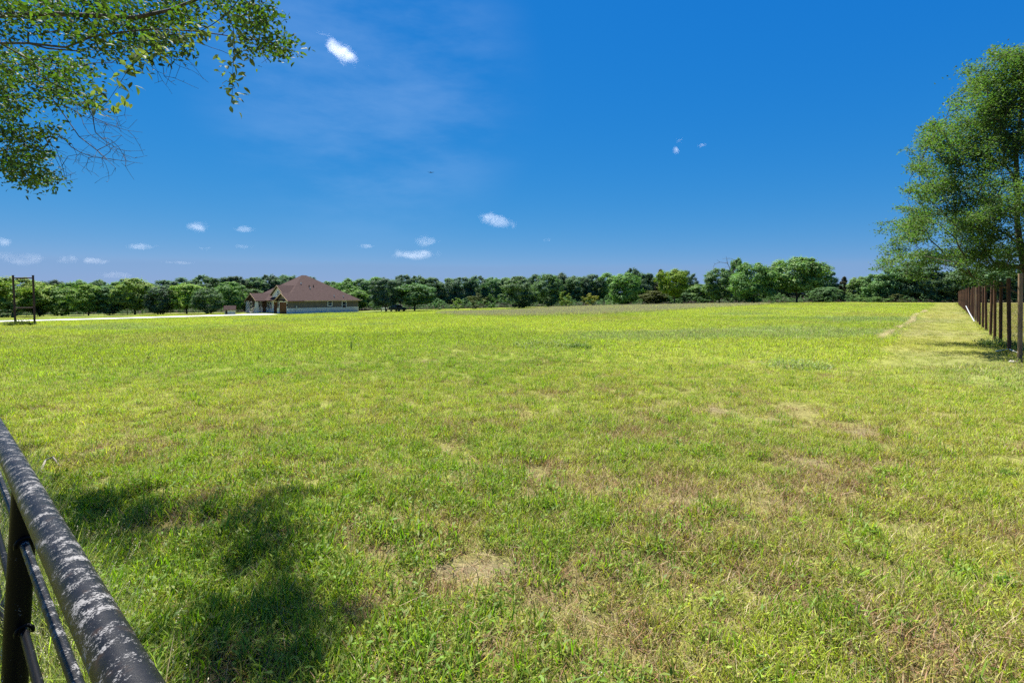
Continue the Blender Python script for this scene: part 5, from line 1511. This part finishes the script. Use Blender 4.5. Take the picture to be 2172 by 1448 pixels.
# scattered taller weeds standing out of the turf
for (px, py, h_, r_, colr, lb) in ((745, 742, .7, .03, (.13, .17, .05), 'single tall dark weed stalk in the middle left of the field'),
                                   (1228, 738, .3, .4, (.15, .21, .06), 'dark leafy weed patch right of the field centre'),
                                   (583, 795, .22, .35, (.20, .33, .03), 'bright green tuft of lush grass left of the field centre'),
                                   (1690, 778, .25, .8, (.27, .32, .12), 'bluish-green weed patch toward the mown strip'),
                                   (1145, 735, .3, 1.0, (.25, .29, .10), 'greyish-green weed patch at the field centre'),
                                   (1438, 950, .17, .03, (.16, .25, .05), 'upright broad-leaved weed in the near right turf'),
                                   (2135, 1010, .10, .06, (.18, .28, .05), 'low bright broad-leaved weed by the right edge'),
                                   (2128, 1240, .08, .055, (.17, .28, .05), 'flat broad-leaved weed low at the right edge'),
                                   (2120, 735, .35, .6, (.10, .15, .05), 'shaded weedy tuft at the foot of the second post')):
    p = at_ground(px, py)
    weed_clump('weed', p[0], p[1], r_, r_ * .8, h_, (6 if r_ < .05 else int(26 + 200 * r_)), colr, lb, 'weed', leafy=.8, tilt=.25)

# ------------------------------------------------------------------ bird
bp_ = at_depth(914, 366, 90.)
mb = MB()
mb.add([(-.62, 0, .10), (-.3, .12, .04), (0, .12, 0), (.3, .12, .04), (.62, 0, .10), (.3, -.08, .04), (0, -.10, 0), (-.3, -.08, .04)] + [(-.62, 0, .085), (-.3, .12, .01), (0, .12, -.04), (.3, .12, .01), (.62, 0, .085), (.3, -.08, .01), (0, -.10, -.04), (-.3, -.08, .01)],
       [(0, 1, 7), (1, 2, 6, 7), (2, 3, 5, 6), (3, 4, 5), (15, 9, 8), (15, 14, 10, 9), (14, 13, 11, 10), (13, 12, 11)] + [(k_, k_ + 8, (k_ + 1) % 8 + 8, (k_ + 1) % 8) for k_ in range(8)])
mb.tube([(0, .32, .0), (0, .1, .0), (0, -.2, 0), (0, -.42, .01)], [.02, .07, .06, .05], 8)
tag(mb.build('bird', M['black_metal'], None, loc=tuple(bp_)), 'tiny dark gliding bird alone in the open sky', 'bird')

# ------------------------------------------------------------------ clouds
def cloud(px, py, wpx, hpx, tilt, dens, label, Y=2600., seed=0):
    c = at_depth(px, py, Y); dist = np.linalg.norm(c - CAM); k = dist / F * .97
    w_, h_ = wpx * k / 2 * 1.6, hpx * k / 2 * 1.9
    me = bpy.data.meshes.new('cloud')
    import bmesh
    bm = bmesh.new(); bmesh.ops.create_icosphere(bm, subdivisions=3, radius=1); bm.to_mesh(me); bm.free()
    o = obj('cloud', me, None, tuple(c))
    v = c - CAM; yaw = math.atan2(-v[0], v[1])
    o.rotation_euler = (0, math.radians(tilt), yaw); o.scale = (w_, w_ * .6, h_)
    m, nt, nd, lk = new_mat('cloud')
    tc_ = N(nt, 'ShaderNodeTexCoord')
    ln = N(nt, 'ShaderNodeVectorMath', operation='LENGTH'); lk.new(tc_.outputs['Object'], ln.inputs[0])
    fall = N(nt, 'ShaderNodeMapRange', inp={1: 1.0, 2: .25, 3: 0, 4: 1}); lk.new(ln.outputs['Value'], fall.inputs[0])
    mp_ = N(nt, 'ShaderNodeMapping'); a_ = w_ / h_
    mp_.inputs['Scale'].default_value = (min(a_, 6), min(a_, 6) * .6, 1.0); mp_.inputs['Location'].default_value = (seed * 3.7, seed * 1.3, seed * 2.1); lk.new(tc_.outputs['Object'], mp_.inputs[0])
    nz_ = N(nt, 'ShaderNodeTexNoise', inp={'Scale': .85, 'Detail': 7, 'Roughness': .62, 'Distortion': .7}); lk.new(mp_.outputs[0], nz_.inputs['Vector'])
    s1 = N(nt, 'ShaderNodeMath', operation='MULTIPLY_ADD', inp={1: .66, 2: -1.04}); lk.new(fall.outputs[0], s1.inputs[0])
    s2 = N(nt, 'ShaderNodeMath', operation='ADD'); lk.new(nz_.outputs['Fac'], s2.inputs[0]); lk.new(s1.outputs[0], s2.inputs[1])
    s3 = N(nt, 'ShaderNodeMapRange', inp={1: 0.0, 2: .28, 3: 0, 4: dens * (.36 if wpx != 128 else .30) / (w_ * .6)}); lk.new(s2.outputs[0], s3.inputs[0])
    vs_ = N(nt, 'ShaderNodeVolumePrincipled', inp={'Color': (1, 1, 1, 1), 'Anisotropy': .35}); lk.new(s3.outputs[0], vs_.inputs['Density'])
    lk.new(vs_.outputs[0], N(nt, 'ShaderNodeOutputMaterial').inputs['Volume'])
    me.materials.append(m)
    return tag(o, label, 'cloud', 'small fair-weather clouds')


CL = [(722, 111, 128, 38, 27, 6.0, 'brightest long white cloud slanting high in the sky, upper left of centre'),
      (1442, 298, 24, 14, 0, .7, 'faint upper wisp of the three specks in the right half of the sky'),
      (1434, 320, 20, 18, 0, 1.3, 'small bright lower-left puff of the three specks in the right half of the sky'),
      (1486, 308, 28, 12, 0, 1.0, 'flat right-hand puff of the three specks in the right half of the sky'),
      (1057, 469, 112, 40, 14, 2.6, 'ragged long cloud slanting down to the right near the middle of the sky'),
      (908, 511, 84, 30, 0, 1.7, 'domed small cloud above the widest flat low cloud'),
      (878, 539, 150, 28, 0, 2.0, 'widest flat low cloud over the trees right of the house'),
      (777, 522, 46, 14, 0, .9, 'thin little cloud above and left of the widest flat low cloud'),
      (425, 479, 62, 28, 0, 1.6, 'small puffy cloud highest in the low left group'),
      (517, 486, 50, 18, -6, 1.1, 'small flat cloud right of the highest puff in the low left group'),
      (303, 523, 68, 15, 0, .9, 'thin flat cloud right of the bare twigs in the lower left sky'),
      (45, 549, 112, 26, 0, 1.1, 'broad pale cloud low above the tall pipe frame'),
      (148, 549, 46, 19, 0, 1.0, 'little domed cloud right of the broad pale cloud over the pipe frame'),
      (200, 553, 54, 15, 0, 1.0, 'flat little cloud lowest right of the domed one near the left edge'),
      (437, 527, 36, 10, 0, .7, 'faint speck of cloud under the highest puff on the left'),
      (515, 523, 60, 10, 0, .5, 'faint streak of cloud below the small flat cloud on the left'),
      (2, 512, 40, 20, 0, 1.0, 'cloud cut off by the left edge of the sky'),
      (1160, 509, 28, 13, 0, .7, 'faint lone puff right of the ragged long cloud'),
      (380, 557, 78, 7, 0, .6, 'hair-thin cloud streak low above the left trees'),
      (245, 584, 70, 16, 0, .6, 'dim cloud just touching the treetops on the left')]
for i, c in enumerate(CL): cloud(*c, seed=i + 1)
